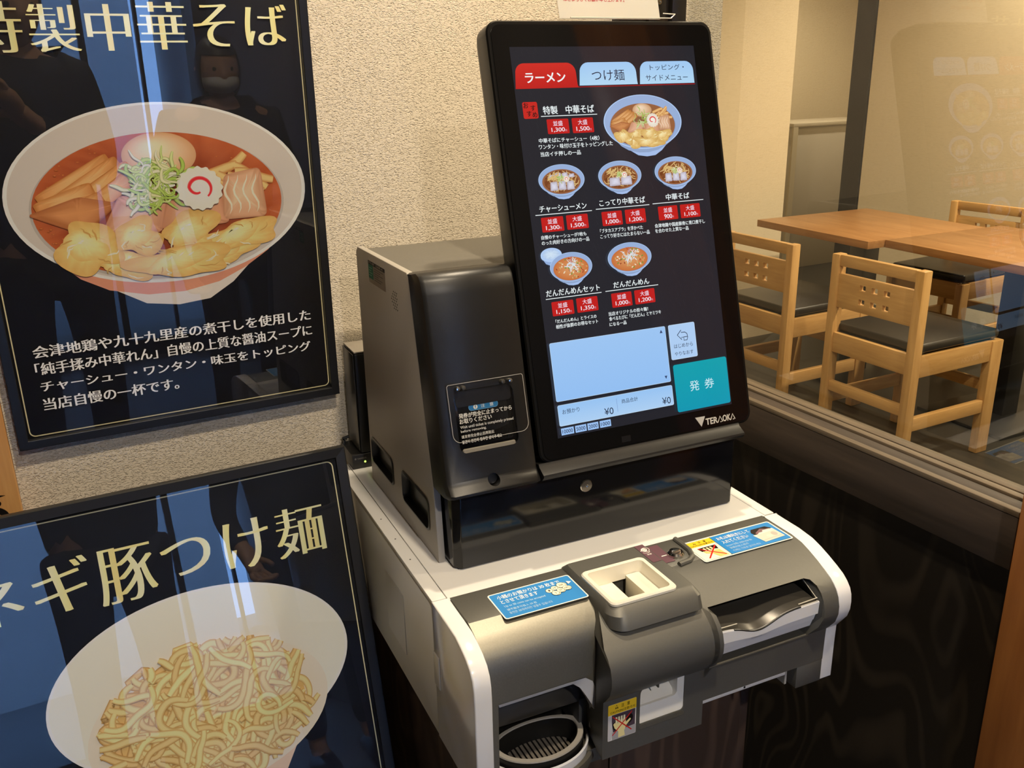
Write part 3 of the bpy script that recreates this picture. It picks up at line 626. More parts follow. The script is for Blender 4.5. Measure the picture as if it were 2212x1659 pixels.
name('チャーシューメン', 13.2, 79, -198.3, -190.5, 6.9, 85.7, -201); name('こってり中華そば', 97.4, 165, -197, -188.8, 91.5, 170.6, -200); name('中華そば', 197, 233.6, -196.4, -188.4, 175.7, 255, -199.4)
name('だんだんめんセット', 8, 83.8, -301, -293.2, 6.8, 85.5, -303.6); name('だんだんめん', 103.7, 157.4, -300.4, -293.2, 91.3, 170.3, -303.2)
for x0, x1, y0, y1, b, t in ((13.6, 44, -222.4, -204.5, 0, '1,300'), (48.2, 78.6, -222, -204.2, 1, '1,500'), (98.7, 128.2, -221.8, -204, 0, '1,000'), (132.8, 163.2, -221.7, -203.9, 1, '1,200'), (182.8, 212.6, -221.5, -203.7, 0, '900'), (217, 248, -221.3, -203.6, 1, '1,100'),
    (13.5, 43.8, -325.4, -307.8, 0, '1,150'), (48.2, 78.4, -325.2, -307.2, 1, '1,350'), (98.7, 128.5, -325, -307, 0, '1,000'), (132.9, 163.3, -324.9, -306.7, 1, '1,200')): price(x0, x1, y0, y1, b, t)
CER = (166, 192, 236)
ramen(cv, 175.4, -95, 58.4, 34.2, rng, 'special', CER); ramen(cv, 48, -160.5, 31.9, 18.7, rng, 'cha', CER); ramen(cv, 131.2, -160.5, 31.6, 18.4, rng, 'kot', CER); ramen(cv, 215, -160, 32, 18.6, rng, 'chu', CER)
cv.ell(20.5, -252, 14.6, 7.2, (150, 180, 226), (170, 198, 240)); cv.poly([(7.5, -254), (12, -261), (18, -263.5), (25, -262), (32, -256)], (146, 174, 220)); cv.ell(20.5, -250.5, 14.6, 8.6, CER, (176, 204, 244)); cv.ell(20.5, -250.2, 11.5, 6.2, (206, 224, 244), (176, 200, 232), rng=rng, noise=10, rings=4)
ramen(cv, 46, -267.5, 29.6, 18, rng, 'tan', CER); ramen(cv, 131, -264, 32.4, 18.8, rng, 'tan', CER)
cv.rect(2.2, 171.4, -430.5, -357.5, (156, 196, 248), 2.2, (146, 190, 250)); cv.frame(2.2, 171.4, -430.5, -357.5, .5, 2.2, (190, 216, 250))
cv.poly([(162.4, -365.8), (166.8, -365.8), (164.6, -361.6)], (50, 66, 104)); cv.poly([(162.4, -421.8), (166.6, -421.8), (164.5, -426)], (50, 66, 104))
cv.rect(176, 217.3, -403.2, -357.4, (172, 204, 248), 2.2); cv.frame(176, 217.3, -403.2, -357.4, .5, 2.2, (200, 222, 250))
aw = [(188.8, -371.8), (195.2, -365.8), (195.2, -369), (201, -369.2), (204, -371.4), (204.6, -376), (203.2, -379.8), (198.4, -379.8), (198.4, -375.4), (195.2, -375.4), (195.2, -378.4)]
cv.strip(aw + [aw[0], aw[1]], .9, INK, INK); cv.line(198.4, -375.4, 204.2, -375.4, .8, INK)
cv.text('はじめから', 182, 211.4, -388.6, -383.2, INK); cv.text('やりなおす', 181.8, 211, -398.6, -393.4, INK)
cv.rect(176.7, 262, -472.6, -409.9, (0, 158, 172), 3, (0, 150, 176)); cv.text('発', 199.4, 214.5, -448.2, -434.6, (196, 232, 240), .004); cv.text('券', 223, 238.4, -448.2, -434.8, (196, 232, 240), .004)
cv.rect(2.7, 172, -461.3, -435, (150, 194, 250), 2.2, (172, 206, 252)); cv.frame(2.7, 172, -461.3, -435, .5, 2.2, (196, 220, 252)); cv.rect(86.8, 87.3, -456.5, -439.5, (120, 150, 200))
cv.text('お預かり', 8.7, 32.8, -447, -441.2, INK); cv.text('¥0', 67.6, 80.8, -458, -449.2, INK); cv.text('商品合計', 94, 118.3, -447.2, -441.6, INK); cv.text('¥0', 154.5, 167.6, -458.4, -449.4, INK)
for t, x0, x1 in (('10000', 3.9, 21.6), ('5000', 23.7, 39.5), ('2000', 41.2, 56.8), ('1000', 58.9, 75)): cv.rect(x0, x1, -472.6, -464, (154, 192, 244)); cv.text(t, x0 + 1.6, x1 - 1.6, -470.7, -466, INK, .006)
cv.clip = None
cv.build('display', M['screen'], tm, O1)
lm_ = MB()
def ext(pts, o0=0.0012, o1=0.0018): lm_.loft([[tuple(SC(p[0], -p[1], o0)) for p in pts], [tuple(SC(p[0], -p[1], o1)) for p in pts]])
ext([(204.6, -484.6), (213.3, -498), (220.4, -484.9)])
cv = Canvas(SC(0, 0, 0.0014), SEX, SEY, SEN); Lc = (205, 200, 188)
cv.text('TER', 221.2, 240, -497, -488.8, Lc, .035); cv.strip([(240.4, -497), (244.6, -489), (248.4, -496.6), (244.4, -496.6)], 1.5, Lc, Lc); cv.text('OK', 248.8, 261.4, -497, -488.6, Lc, .035); cv.strip([(261.6, -496.8), (265.4, -489), (268.8, -496.4), (265.2, -496.4)], 1.5, Lc, Lc)
cv.build('maker_lettering', M['label'], tm, O1)
P(lm_, 'maker_emblem', plain('silver_print', (0.55, 0.53, 0.48, 1), 0.3))
cv = Canvas(SC(0, 0, 0.0014), SEX, SEY, SEN); cv.rect(89.8, 103.4, -497.5, -489.5, (18, 17, 17), .6); cv.build('proximity_sensor', M['label'], tm, O1)
# ------------------------------------------------------------------ cash changer unit under the head
O2 = (0.55, 1.0, 0.612)
cu = empty('cash_changer', KW(*O2), 'white and grey coin and banknote changer carrying the ticket machine', 'cash machine', PSI)
def Q(mb, name, mat, **kw): return mb.build(name, mat, kw.pop('parent', cu), O2, **kw)
# profiles in (v,h): outer of the end frames, grey cover, centre bump
PR = [(0.878, 0.8010), (0.830, 0.8010), (0.804, 0.7985), (0.788, 0.7940), (0.772, 0.7880), (0.758, 0.7820), (0.746, 0.7760), (0.7385, 0.7700), (0.7325, 0.7630), (0.7292, 0.7550), (0.7280, 0.7450), (0.7285, 0.7340), (0.7320, 0.7220), (0.7415, 0.7080), (0.7475, 0.6995), (0.7480, 0.6750), (0.7480, 0.6215)]
PL = [(0.8795, 0.8010), (0.830, 0.8010), (0.806, 0.7995), (0.792, 0.7955), (0.778, 0.7900), (0.766, 0.7820), (0.7592, 0.7720), (0.7560, 0.7600), (0.7550, 0.7450), (0.7548, 0.70), (0.7545, 0.612)]
def closed(p, back, bot): return p + [(back, bot), (back, p[0][1])]
Q(MB().prism_u(closed(PL, 0.8795, 0.612), 0.2965, 0.3175), 'end_frame', M['whitegl'], bevel=0.002, seg=3)
Q(MB().prism_u(closed(PR, 0.876, 0.6215), 0.7785, 0.8000), 'end_frame', M['whitegl'], bevel=0.002, seg=3)
# white rear housing with lid seams
Q(MB().box(0.2975, 0.7995, 0.8812, 1.315, 0.612, 0.795), 'housing', M['white'], bevel=0.002)
Q(MB().box(0.2975, 0.3155, 0.8812, 1.315, 0.7952, 0.801), 'side_rail', M['white'], bevel=0.001)
Q(MB().box(0.7835, 0.7995, 0.8800, 1.315, 0.7952, 0.801), 'side_rail', M['white'], bevel=0.001)
Q(MB().box(0.3163, 0.7827, 0.8755, 1.315, 0.7952, 0.801), 'lid', M['white'], bevel=0.001)
for v in (1.108, 1.045, 0.985): Q(MB().lathe((0.3065, v, 0.8008), (0, 0, 1), [(0.0011, 0), (0.0011, 0.0004)], 10), 'rivet', M['dkgrey'])
Q(MB().box(0.2968, 0.2976, 0.995, 1.07, 0.655, 0.745), 'side_label', M['white'])
Q(MB().box(0.2950, 0.2976, 0.862, 0.8805, 0.690, 0.735), 'latch', M['white'], bevel=0.001)
# grey covers
GL = [(0.8790, 0.8015), (0.822, 0.8015), (0.8195, 0.8005), (0.806, 0.7965), (0.794, 0.7915), (0.784, 0.7850), (0.7775, 0.7770), (0.7740, 0.7660), (0.7725, 0.7520), (0.7720, 0.7225), (0.7735, 0.5950)]
GB = [(0.8790, 0.8015), (0.820, 0.8015), (0.800, 0.7990), (0.786, 0.7945), (0.770, 0.7880), (0.756, 0.7810), (0.744, 0.7735), (0.7355, 0.7660), (0.7295, 0.7570), (0.7262, 0.7450), (0.7262, 0.7340), (0.7300, 0.7210), (0.7385, 0.7090), (0.7435, 0.7030), (0.7440, 0.6900), (0.7440, 0.6225)]
Q(MB().prism_u([(0.879, 0.8015), (0.8205, 0.8015), (0.8205, 0.795), (0.879, 0.795)], 0.3185, 0.470), 'cover_top', M['grey'], bevel=0.0008)
gl_ = MB().prism_u(GL[1:] + [(0.86, 0.595), (0.86, 0.79)], 0.3185, 0.466)
coverL = Q(gl_, 'coin_cover', M['greymet'], ang=0.5)
# opening for the coin cup in the left cover
oc = MB(); op = [(0.3313, 0.7215), (0.4410, 0.7215), (0.4505, 0.714), (0.4565, 0.699), (0.4640, 0.670), (0.4640, 0.615), (0.3313, 0.615)]
oc.loft([[(p[0], 0.74, p[1]) for p in op], [(p[0], 0.845, p[1]) for p in op]]); c = oc.build('c', M['black'], cu, O2)
def cupring(a, b, z): return [(0.3945 + a * math.cos(2 * PI * i / 56), 0.806 + b * math.sin(2 * PI * i / 56) * (1 if math.sin(2 * PI * i / 56) < 0 else 0.55), z) for i in range(56)]
c3 = MB().loft([cupring(0.0586, 0.0458, 0.598), cupring(0.0586, 0.0458, 0.70)]).build('c', M['black'], cu, O2)
bpy.context.view_layer.update(); cut(coverL, [c, c3])
# cavity behind the cup
cb = MB(); cb.box(0.3315, 0.4655, 0.845, 0.85, 0.600, 0.722); cb.box(0.3300, 0.3314, 0.776, 0.85, 0.600, 0.722); cb.box(0.464, 0.4655, 0.776, 0.85, 0.60, 0.722)
Q(cb, 'coin_cavity', M['black'])
# centre column: bulging profile, left edge curves in plan
cm = MB(); rings = []
for u in (0.0, 0.15, 1.0):
    ring = []
    for v, h in GB + [(0.86, 0.6225), (0.86, 0.8015)]:
        ul = 0.4715 - 0.0225 * min(1, max(0, (0.80 - v) / 0.056)) if h > 0.60 else 0.449
        if v > 0.845: ul = 0.4715
        ring.append((ul + u * (0.5895 + (0.012 if 0.70 < h < 0.775 else 0.0) - ul), v, h))
    rings.append(ring)
cm.loft(rings); colm = Q(cm, 'centre_cover', M['grey'], ang=0.45, bevel=0.0)
wp = rrect(0.4990, 0.5610, 0.6550, 0.7055, [0.002, 0.008, 0.002, 0.005])
c = MB().loft([[(p[0], 0.72, p[1]) for p in wp], [(p[0], 0.805, p[1]) for p in wp]]).build('c', M['black'], cu, O2)
bpy.context.view_layer.update(); cut(colm, [c])
# white reject pocket
rp = MB(); a = rrect(0.4992, 0.5608, 0.6552, 0.7053, [0.002, 0.008, 0.002, 0.005]); b = rrect(0.5000, 0.5540, 0.6750, 0.7048, [0.002, 0.007, 0.002, 0.006]); d = rrect(0.505, 0.549, 0.684, 0.700, 0.006)
rp.loft([[(p[0], 0.7450, p[1]) for p in a], [(p[0], 0.7490, p[1]) for p in b], [(p[0], 0.799, p[1] + .0) for p in b]], cap=False)
rp.add([(p[0], 0.799, p[1]) for p in b], [tuple(range(len(b)))])
rp.loft([[(0.5535, 0.752, 0.6752), (0.5535, 0.798, 0.7005), (0.5535, 0.798, 0.6752)], [(0.5000, 0.752, 0.6752), (0.5000, 0.798, 0.6905), (0.5000, 0.798, 0.6752)]])
Q(rp, 'reject_tray', plain('milky_plastic', (0.74, 0.73, 0.68, 1), 0.3), fix=False)
Q(MB().box(0.5245, 0.5262, 0.746, 0.797, 0.6965, 0.7055), 'reject_rib', M['dkgrey'])
Q(MB().loft([[(p[0], 0.7437, p[1]) for p in rrect(0.499, 0.562, 0.6475, 0.6540, 0.003)], [(p[0], 0.7452, p[1]) for p in rrect(0.499, 0.562, 0.6475, 0.6540, 0.003)]]), 'reject_lip', M['greymet'], ang=0.4)
# right cover with the banknote opening
right = Q(MB().prism_u([p for p in GB if p[1] > 0.657] + [(0.7445, 0.6565), (0.86, 0.6565), (0.86, 0.8015)], 0.5885, 0.7780), 'note_cover', M['grey'], ang=0.45)
sl = [(0.5960, 0.7045), (0.5960, 0.7800), (0.7420, 0.7800), (0.7495, 0.7780), (0.7538, 0.7725), (0.7545, 0.7650), (0.7545, 0.7350), (0.7500, 0.7180), (0.7440, 0.7045)]
c = MB().loft([[(p[0], 0.70, p[1]) for p in sl], [(p[0], 0.80, p[1]) for p in sl]]).build('c', M['black'], cu, O2)
bpy.context.view_layer.update(); cut(right, [c])
rm = MB().loft([[(p[0], p[1], p[2]) for p in ((0.7540, 0.758, 0.7760), (0.7545, 0.744, 0.7690), (0.7545, 0.7305, 0.757), (0.7545, 0.7300, 0.734), (0.7525, 0.737, 0.7175), (0.7490, 0.744, 0.7065))],
                [(p[0], p[1], p[2]) for p in ((0.7490, 0.775, 0.7735), (0.7500, 0.755, 0.766), (0.7500, 0.741, 0.755), (0.7500, 0.740, 0.734), (0.7490, 0.744, 0.718), (0.7465, 0.750, 0.7065))]], cap=False, closed=False)
Q(rm, 'slot_jamb', M['dkgrey'])
Q(MB().box(0.5960, 0.7545, 0.798, 0.801, 0.700, 0.792), 'slot_back', M['black'])
# tray floor with thumb dip, white front, clear guards
def dip(u): 
    x = (u - 0.6600) / 0.031
    return math.exp(-x * x * 1.1)
fm = MB(); NU, NV = 48, 10; vs = []
for j in range(NV + 1):
    for i in range(NU + 1):
        u = 0.6000 + 0.150 * i / NU; tt = j / NV; v = 0.737 + 0.061 * tt
        h = 0.7555 + 0.004 * tt - 0.013 * dip(u) * (1 - tt) ** 0.8 + 0.0055 * dip(u) * max(0, math.sin(PI * min(1, tt * 1.4))) * 0.5
        vs.append((u, v, h))
fs = [(j * (NU + 1) + i, j * (NU + 1) + i + 1, (j + 1) * (NU + 1) + i + 1, (j + 1) * (NU + 1) + i) for j in range(NV) for i in range(NU)]
Q(MB().add(vs, fs), 'note_bed', M['gun'], ang=1.2)
tf = MB(); A = []
for i in range(NU + 1):
    u = 0.5930 + 0.1600 * i / NU; d = dip(u)
    A.append([(u, 0.7415, 0.7545 - 0.0135 * d), (u, 0.7355, 0.7555 - 0.0135 * d), (u, 0.7345, 0.7540 - 0.0135 * d), (u, 0.7350, 0.7375 - 0.004 * d), (u, 0.7375, 0.7355 - 0.004 * d), (u, 0.7395, 0.7270), (u, 0.7402, 0.7268), (u, 0.7435, 0.7160), (u, 0.7560, 0.7120)])
tf.loft(A); Q(tf, 'note_tray', M['whitegl'], ang=0.5)
Q(MB().tube([(0.5935 + 0.0016 * i, 0.7352, 0.7552 - 0.0135 * dip(0.5935 + 0.0016 * i)) for i in range(18, 82)], 0.0011, 8), 'tray_trim', M['black'])
for s, (u0, u1) in enumerate(((0.5975, 0.6270), (0.7200, 0.7500))):
    g = MB(); uo = u0 if s == 0 else u1; ui = u1 if s == 0 else u0
    g.loft([[(uo, 0.738, 0.757), (uo, 0.792, 0.785), (uo, 0.792, 0.762)], [(uo + 0.0012, 0.738, 0.757), (uo + 0.0012, 0.792, 0.785), (uo + 0.0012, 0.792, 0.762)]])
    g.box(min(uo, ui), max(uo, ui), 0.7345, 0.7365, 0.7555, 0.7595)
    gd = Q(g, 'note_guard', M['clear'], smooth=False)
    e2 = MB().tube([(uo, 0.7365, 0.7585), (uo, 0.792, 0.7855)], 0.0005, 6); e2.tube([(uo, 0.7365, 0.7600), (ui, 0.7365, 0.7590)], 0.0006, 6)
    e2.build('polished_edge', plain('clear_edge', (0.60, 0.56, 0.46, 1), 0.1), gd, O2)
# lower lip, latch bracket under the note side
Q(MB().tube([(0.595, 0.7438, 0.7035), (0.747, 0.7438, 0.7035)], 0.0016, 8), 'groove_bead', M['greymet'])
Q(MB().box(0.5900, 0.7200, 0.7470, 0.86, 0.6490, 0.6562), 'underside_rail', M['white'], bevel=0.001)
Q(MB().box(0.7205, 0.7235, 0.7480, 0.80, 0.634, 0.656), 'bracket', plain('bracket_grey', (0.35, 0.35, 0.33, 1), 0.4))
Q(MB().box(0.7365, 0.7780, 0.7445, 0.86, 0.6240, 0.6562), 'corner_foot', M['grey'], bevel=0.001)
Q(MB().lathe((0.655, 0.7472, 0.6525), (0, -1, 0), [(0.0015, 0), (0.0015, 0.0006)], 10), 'screw_hole', M['black'])
Q(MB().box(0.4490, 0.5890, 0.80, 0.8790, 0.6230, 0.760), 'inner_body', M['dkgrey']); Q(MB().box(0.589, 0.777, 0.805, 0.8790, 0.6570, 0.795), 'inner_body', M['dkgrey'])
# raised coin hopper block
hb = MB(); A = rrect(0.4660, 0.5880, 0.7480, 0.8780, [0.010, 0.006, 0.020, 0.008]); B = rrect(0.4705, 0.5840, 0.7640, 0.8765, [0.008, 0.005, 0.016, 0.006]); Cc = rrect(0.4720, 0.5825, 0.7660, 0.8750, [0.007, 0.004, 0.015, 0.005])
hb.loft([[(p[0], p[1], 0.785) for p in A], [(p[0], p[1] + .006, 0.800) for p in A], [(p[0], p[1], 0.8068) for p in B], [(p[0], p[1], 0.8080) for p in Cc]])
hbo = Q(hb, 'hopper_block', M['grey'], ang=0.4)
hin = rrect(0.4755, 0.5595, 0.7680, 0.8425, 0.006)
c = MB().loft([[(p[0], p[1], 0.76) for p in hin], [(p[0], p[1], 0.83) for p in hin]]).build('c', M['black'], cu, O2)
c2 = MB().loft([[(p[0], p[1], 0.735) for p in hin], [(p[0], p[1], 0.83) for p in hin]]).build('c', M['black'], cu, O2)
bpy.context.view_layer.update(); cut(hbo, [c]); cut(colm, [c2])
o1 = rrect(0.4725, 0.5620, 0.7655, 0.8450, 0.008); o2 = rrect(0.4740, 0.5605, 0.7670, 0.8435, 0.007); o3 = rrect(0.4790, 0.5560, 0.7720, 0.8390, 0.006); o4 = rrect(0.4830, 0.5520, 0.7765, 0.8365, 0.005)
hp = MB(); Z = lambda pts, z: [(p[0], p[1], z) for p in pts]
hp.loft([Z(o1, 0.8078), Z(o1, 0.8105), Z(o2, 0.8122), Z(o3, 0.8118), Z(o3, 0.805), Z(o4, 0.792)], cap=False)
hp.loft([Z(rrect(0.4830, 0.5190, 0.7765, 0.8365, 0.002), 0.776), [(min(p[0], 0.514), p[1], 0.792) for p in rrect(0.4830, 0.5190, 0.7765, 0.8365, 0.002)]])
hp.loft([Z(rrect(0.5330, 0.5520, 0.7765, 0.8365, 0.002), 0.770), Z(rrect(0.5330, 0.5520, 0.7765, 0.8365, 0.002), 0.797)])
hp.loft([Z(rrect(0.5140, 0.5350, 0.7765, 0.802, 0.001), 0.772), Z(rrect(0.5140, 0.5350, 0.7765, 0.7960, 0.001), 0.789)])
Q(hp, 'coin_hopper', M['ivory'], ang=0.5)
Q(MB().box(0.4835, 0.5515, 0.777, 0.836, 0.766, 0.769), 'hopper_floor', M['black'])
# return legend and knob
cv = Canvas((0, 0, 0.8084), (1, 0, 0), (0, 1, 0), (0, 0, 1), unit=1.0, step=2e-5)
PU = (104, 76, 84)
cv.poly([(0.5685, 0.8740), (0.5690, 0.8300), (0.5815, 0.8300), (0.5815, 0.8745)], PU)
cv.ring(0.5775, 0.861, 0.0052, 0.0052, 0.0045, 0.0045, (240, 236, 225)); cv.ell(0.5755, 0.8612, 0.0040, 0.0040, (240, 236, 225)); cv.ring(0.5755, 0.8612, 0.0029, 0.0014, 0.0022, 0.0008, PU)
cv.line(0.5695, 0.8600, 0.5725, 0.8605, 0.0010, (240, 236, 225)); cv.ring(0.5755, 0.8570, 0.0055, 0.0045, 0.0047, 0.0037, (240, 236, 225), th0=3.5, th1=5.9); cv.text('返却', 0.5725, 0.5790, 0.8475, 0.8508, (240, 236, 225), .01)
cv.build('return_legend', M['label'], cu, O2)
cv = Canvas((0, 0, 0.8024), (1, 0, 0), (0, 1, 0), (0, 0, 1), unit=1.0, step=2e-5)
cv.poly([(0.5885, 0.8300), (0.6025, 0.8300), (0.6035, 0.8740), (0.5885, 0.8745)], PU); cv.line(0.5925, 0.8465, 0.6005, 0.8467, 0.0016, (240, 236, 225)); cv.build('return_legend', M['label'], cu, O2)
Q(MB().lathe((0.6115, 0.8430, 0.8015), (0, 0, 1), [(0.0108, 0), (0.0108, 0.003), (0.0085, 0.0055), (0.004, 0.0048), (0, 0.004)], 28), 'return_knob', M['chrome'], ang=0.4)
Q(MB().box(0.6050, 0.6180, 0.8418, 0.8442, 0.805, 0.8092), 'knob_bar', M['chrome'], bevel=0.0008)
sw = [(0.6325, 0.8755), (0.6325, 0.8600), (0.6318, 0.842), (0.627, 0.8290), (0.617, 0.8215), (0.600, 0.8190)]
Q(MB().tube([(x, y, 0.803) for x, y in sw], 0.0036, 8), 'knob_guard', M['grey'])
Q(MB().box(0.5885, 0.7775, 0.8205, 0.8792, 0.7955, 0.8018), 'cover_top', M['grey'], bevel=0.0008)
# stickers on the cover
def deck(u0, v0, z): return Canvas((u0, v0, z), (1, 0, 0), (0, 1, 0), (0, 0, 1), step=2e-5)
cv = deck(0.3585, 0.8075, 0.8019); Bl = (58, 138, 206)
cv.rect(0, 108, 0, 54.5, (244, 242, 232), 3.5); cv.rect(1.6, 106.4, 1.6, 52.9, Bl, 2.5); Wt = (246, 248, 250)
cv.text('小銭のお預かりは 30 枚まで', 9, 91, 40.5, 48.5, Wt, .012); cv.text('とさせて頂きます', 9.5, 57, 30.4, 38.2, Wt, .012); cv.text('Up to 30 coins can be accepted', 9.5, 62, 21.6, 26.6, (190, 220, 246), .004)
cv.text('硬币最多可投入 30 枚', 9.5, 47, 14.6, 19, (190, 220, 246)); cv.text('동전은 30개까지만 넣을수 있습니다', 9.5, 64, 7.6, 12.4, (190, 220, 246))
for x, y, r, t in ((71, 31.5, 4.6, '1'), (79, 34, 4.6, '10'), (89, 36.5, 5.8, '500'), (75.5, 23.5, 4.8, '5'), (83.5, 26.5, 4.8, '50'), (92, 28, 4.8, '100')):
    cv.ell(x + 1.6, y - .6, r, r, (60, 52, 40)); cv.ell(x + 1.5, y - .6, r - .4, r - .4, (244, 236, 206)); cv.ell(x, y, r, r, (60, 52, 40)); cv.ell(x, y, r - .45, r - .45, (250, 242, 214)); w = len(t) * 1.5; cv.text(t, x - w / 1.6, x + w / 1.6, y - 1.7, y + 1.9, (90, 80, 64), .01)
cv.poly([(98, 41), (98, 34), (103.5, 37.6)], Wt); cv.build('coin_label', M['label'], cu, O2)
def cross(cv, x0, y0, x1, y1, w): cv.strip([(x0, y1), (x1, y0)], w, (206, 40, 34), (206, 40, 34), .45); cv.strip([(x0, y0), (x1, y1)], w, (206, 40, 34), (206, 40, 34), .45)
def warn(cv, x0, x1, y0, y1):
    cv.rect(x0, x1, y0, y1, (240, 200, 44), 1); m = (x0 + x1) / 2; w = x1 - x0; h = y1 - y0; k = (40, 34, 20)
    cv.poly([(x0 + w * .24, y0 + h * .5), (x0 + w * .36, y0 + h * .5), (x0 + w * .30, y0 + h * .88)], k); cv.text('!', x0 + w * .285, x0 + w * .315, y0 + h * .54, y0 + h * .76, (240, 200, 44), .03)
    cv.text('注　意', x0 + w * .46, x0 + w * .76, y0 + h * .52, y0 + h * .86, k, .014); cv.text('CAUTION/注意/주의', x0 + w * .08, x0 + w * .94, y0 + h * .12, y0 + h * .38, k, .006)
cv = deck(0.6330, 0.8095, 0.8021)
cv.rect(0, 140, 0, 52.5, (244, 240, 226), 3.5); cv.rect(2, 138, 2, 50.5, (70, 66, 60), 2.2); cv.rect(2.5, 42, 2.5, 50, (248, 240, 214), 1.5); warn(cv, 2.8, 42, 36.5, 49.6); cv.rect(42.5, 137.6, 2.5, 50, (46, 134, 206), 1.5)
cv.poly([(10, 32), (38, 32), (36, 22), (30, 24), (12, 23)], (20, 14, 14)); cv.poly([(13, 24), (20, 20), (27, 22), (36, 20), (37, 10), (40, 4), (26, 4), (22, 14), (14, 18)], (246, 200, 120)); 
for i in range(3): cv.strip([(18 + i * 5, 30), (19 + i * 5, 20)], 3.2, (250, 226, 176), (220, 180, 120))
cross(cv, 11, 6, 37, 31, 3.6)
cv.text('お札は横向きにして', 48, 99, 38, 45.5, Wt, .012); cv.text('入れてください', 48.5, 90, 27.5, 35.4, Wt, .012); cv.text('Insert bills side-wards', 48.5, 88, 19.6, 24, (180, 214, 246)); cv.text('请横向放入纸币', 48.5, 78, 12.8, 17.2, (180, 214, 246)); cv.text('지폐는 가로로 넣어주세요', 48.5, 92, 5.8, 10.2, (180, 214, 246))
cv.poly([(98, 35), (103, 42), (126, 42), (131, 36), (128, 27), (100, 27)], (26, 20, 22)); cv.poly([(103, 32), (110, 36), (116, 39.5), (122, 36), (128, 36), (127, 26), (103, 26)], (130, 98, 104))
cv.poly([(96, 28), (104, 28), (108, 31), (114, 31), (116, 34.5), (132, 34), (134, 12), (100, 10)], (238, 230, 212)); cv.poly([(100.5, 27), (132, 29), (134, 10), (100, 7.5)], (214, 206, 192)); cv.ell(116, 19, 4.4, 3.6, (240, 230, 200)); cv.ell(125, 21, 4.2, 5, (186, 178, 168)); cv.line(102, 12, 132, 14, .5, (160, 152, 142))
cv.build('banknote_label', M['label'], cu, O2)
cv = Canvas((0.4557, 0.7437, 0.6462), (1, 0, 0), (0, 0, 1), (0, -1, 0), step=2e-5)
cv.rect(0, 38, 0, 50, (226, 222, 214), 1.4); warn(cv, 0, 38, 35.5, 49.8); cv.rect(5, 36.5, 11, 35.2, (76, 62, 74)); cv.poly([(0.5, 34), (4, 34), (7, 10), (4, 1), (0.5, 1)], (206, 204, 204)); cv.poly([(5.5, 11), (37.5, 13), (37.5, 1), (6, .6)], (170, 168, 170))
cv.ell(9.5, 19, 3.6, 6, (14, 10, 12), rot=.2); cv.ell(28.5, 23.5, 5, 6.5, (14, 10, 12), rot=-.3)
cv.poly([(14, 1.5), (23, 2), (22, 9), (25, 16), (31, 22), (29.5, 24), (24, 20), (24, 26), (12, 26), (7, 22), (9, 16), (14, 10)], (238, 224, 160))
for i in range(4): cv.strip([(11.5 + 3.4 * i, 22), (11 + 3.6 * i, 31)], 2.9, (246, 236, 196), (120, 104, 84))
cross(cv, 6, 7, 32, 33, 2.6); cv.build('hand_caution_label', M['label'], cu, O2)
# coin cup with ribbed floor, rings
def arc(cx, cy, a, b, t0, t1, z, n=28): return [(cx + a * math.cos(t0 + (t1 - t0) * i / n), cy + b * math.sin(t0 + (t1 - t0) * i / n), z) for i in range(n + 1)]
cr = MB(); cr.loft([cupring(0.0590, 0.0462, 0.612), cupring(0.0590, 0.0462, 0.6325), cupring(0.0515, 0.0395, 0.6325), cupring(0.0430, 0.0320, 0.604)], cap=False)
Q(cr, 'coin_cup', M['black'], ang=0.5)
cr = MB(); cr.loft([cupring(0.0588, 0.0460, 0.6326), cupring(0.0582, 0.0455, 0.6342), cupring(0.0520, 0.0400, 0.6342), cupring(0.0512, 0.0392, 0.6326)], cap=False)
Q(cr, 'cup_lip', M['taupe'], ang=0.5)
ribs = MB(); ribs.box(0.350, 0.440, 0.77, 0.834, 0.599, 0.6045)
Q(ribs, 'cup_floor', M['black'], smooth=False); ribs = MB()
for i in range(14): ribs.box(0.3555 + i * 0.0060, 0.3592 + i * 0.0060, 0.772, 0.832, 0.6046, 0.6085)
Q(ribs, 'cup_ribs', speckled('worn_grey_rubber', (0.20, 0.18, 0.15, 1), (0.13, 0.115, 0.10, 1), 200, 0.5), smooth=False)
cr = MB(); cr.loft([cupring(0.0640, 0.0510, 0.600), cupring(0.0655, 0.0520, 0.6240), cupring(0.0640, 0.0505, 0.6262), cupring(0.0622, 0.0490, 0.6240), cupring(0.0615, 0.0485, 0.600)], cap=False)
Q(cr, 'cup_rim', M['whitegl'], ang=0.5)
cr = MB(); cr.loft([cupring(0.0660, 0.0535, 0.590), cupring(0.0745, 0.0560, 0.6040), cupring(0.0735, 0.0545, 0.6115), cupring(0.0665, 0.0525, 0.6135), cupring(0.0655, 0.0522, 0.590)], cap=False)
Q(cr, 'cup_collar', M['greymet'], ang=0.5)
sd = MB(); A = [(0.3330, 0.7165), (0.4260, 0.7165), (0.4350, 0.7085), (0.4430, 0.695), (0.4510, 0.680), (0.4570, 0.666), (0.4590, 0.650), (0.4570, 0.634)]; B = [(0.3313, 0.7215), (0.4410, 0.7215), (0.4505, 0.7140), (0.4565, 0.699), (0.4602, 0.685), (0.4640, 0.670), (0.4640, 0.650), (0.4620, 0.634)]
sd.loft([[(p[0], 0.7712, p[1]) for p in B], [(p[0], 0.7730, p[1]) for p in A], [(p[0], 0.79, p[1]) for p in A]], cap=False, closed=False)
Q(sd, 'opening_trim', plain('pale_lilac_grey', (0.55, 0.55, 0.56, 1), 0.35), ang=0.5)
Q(MB().box(0.345, 0.418, 0.778, 0.781, 0.7135, 0.7160), 'shutter_edge', M['white'])
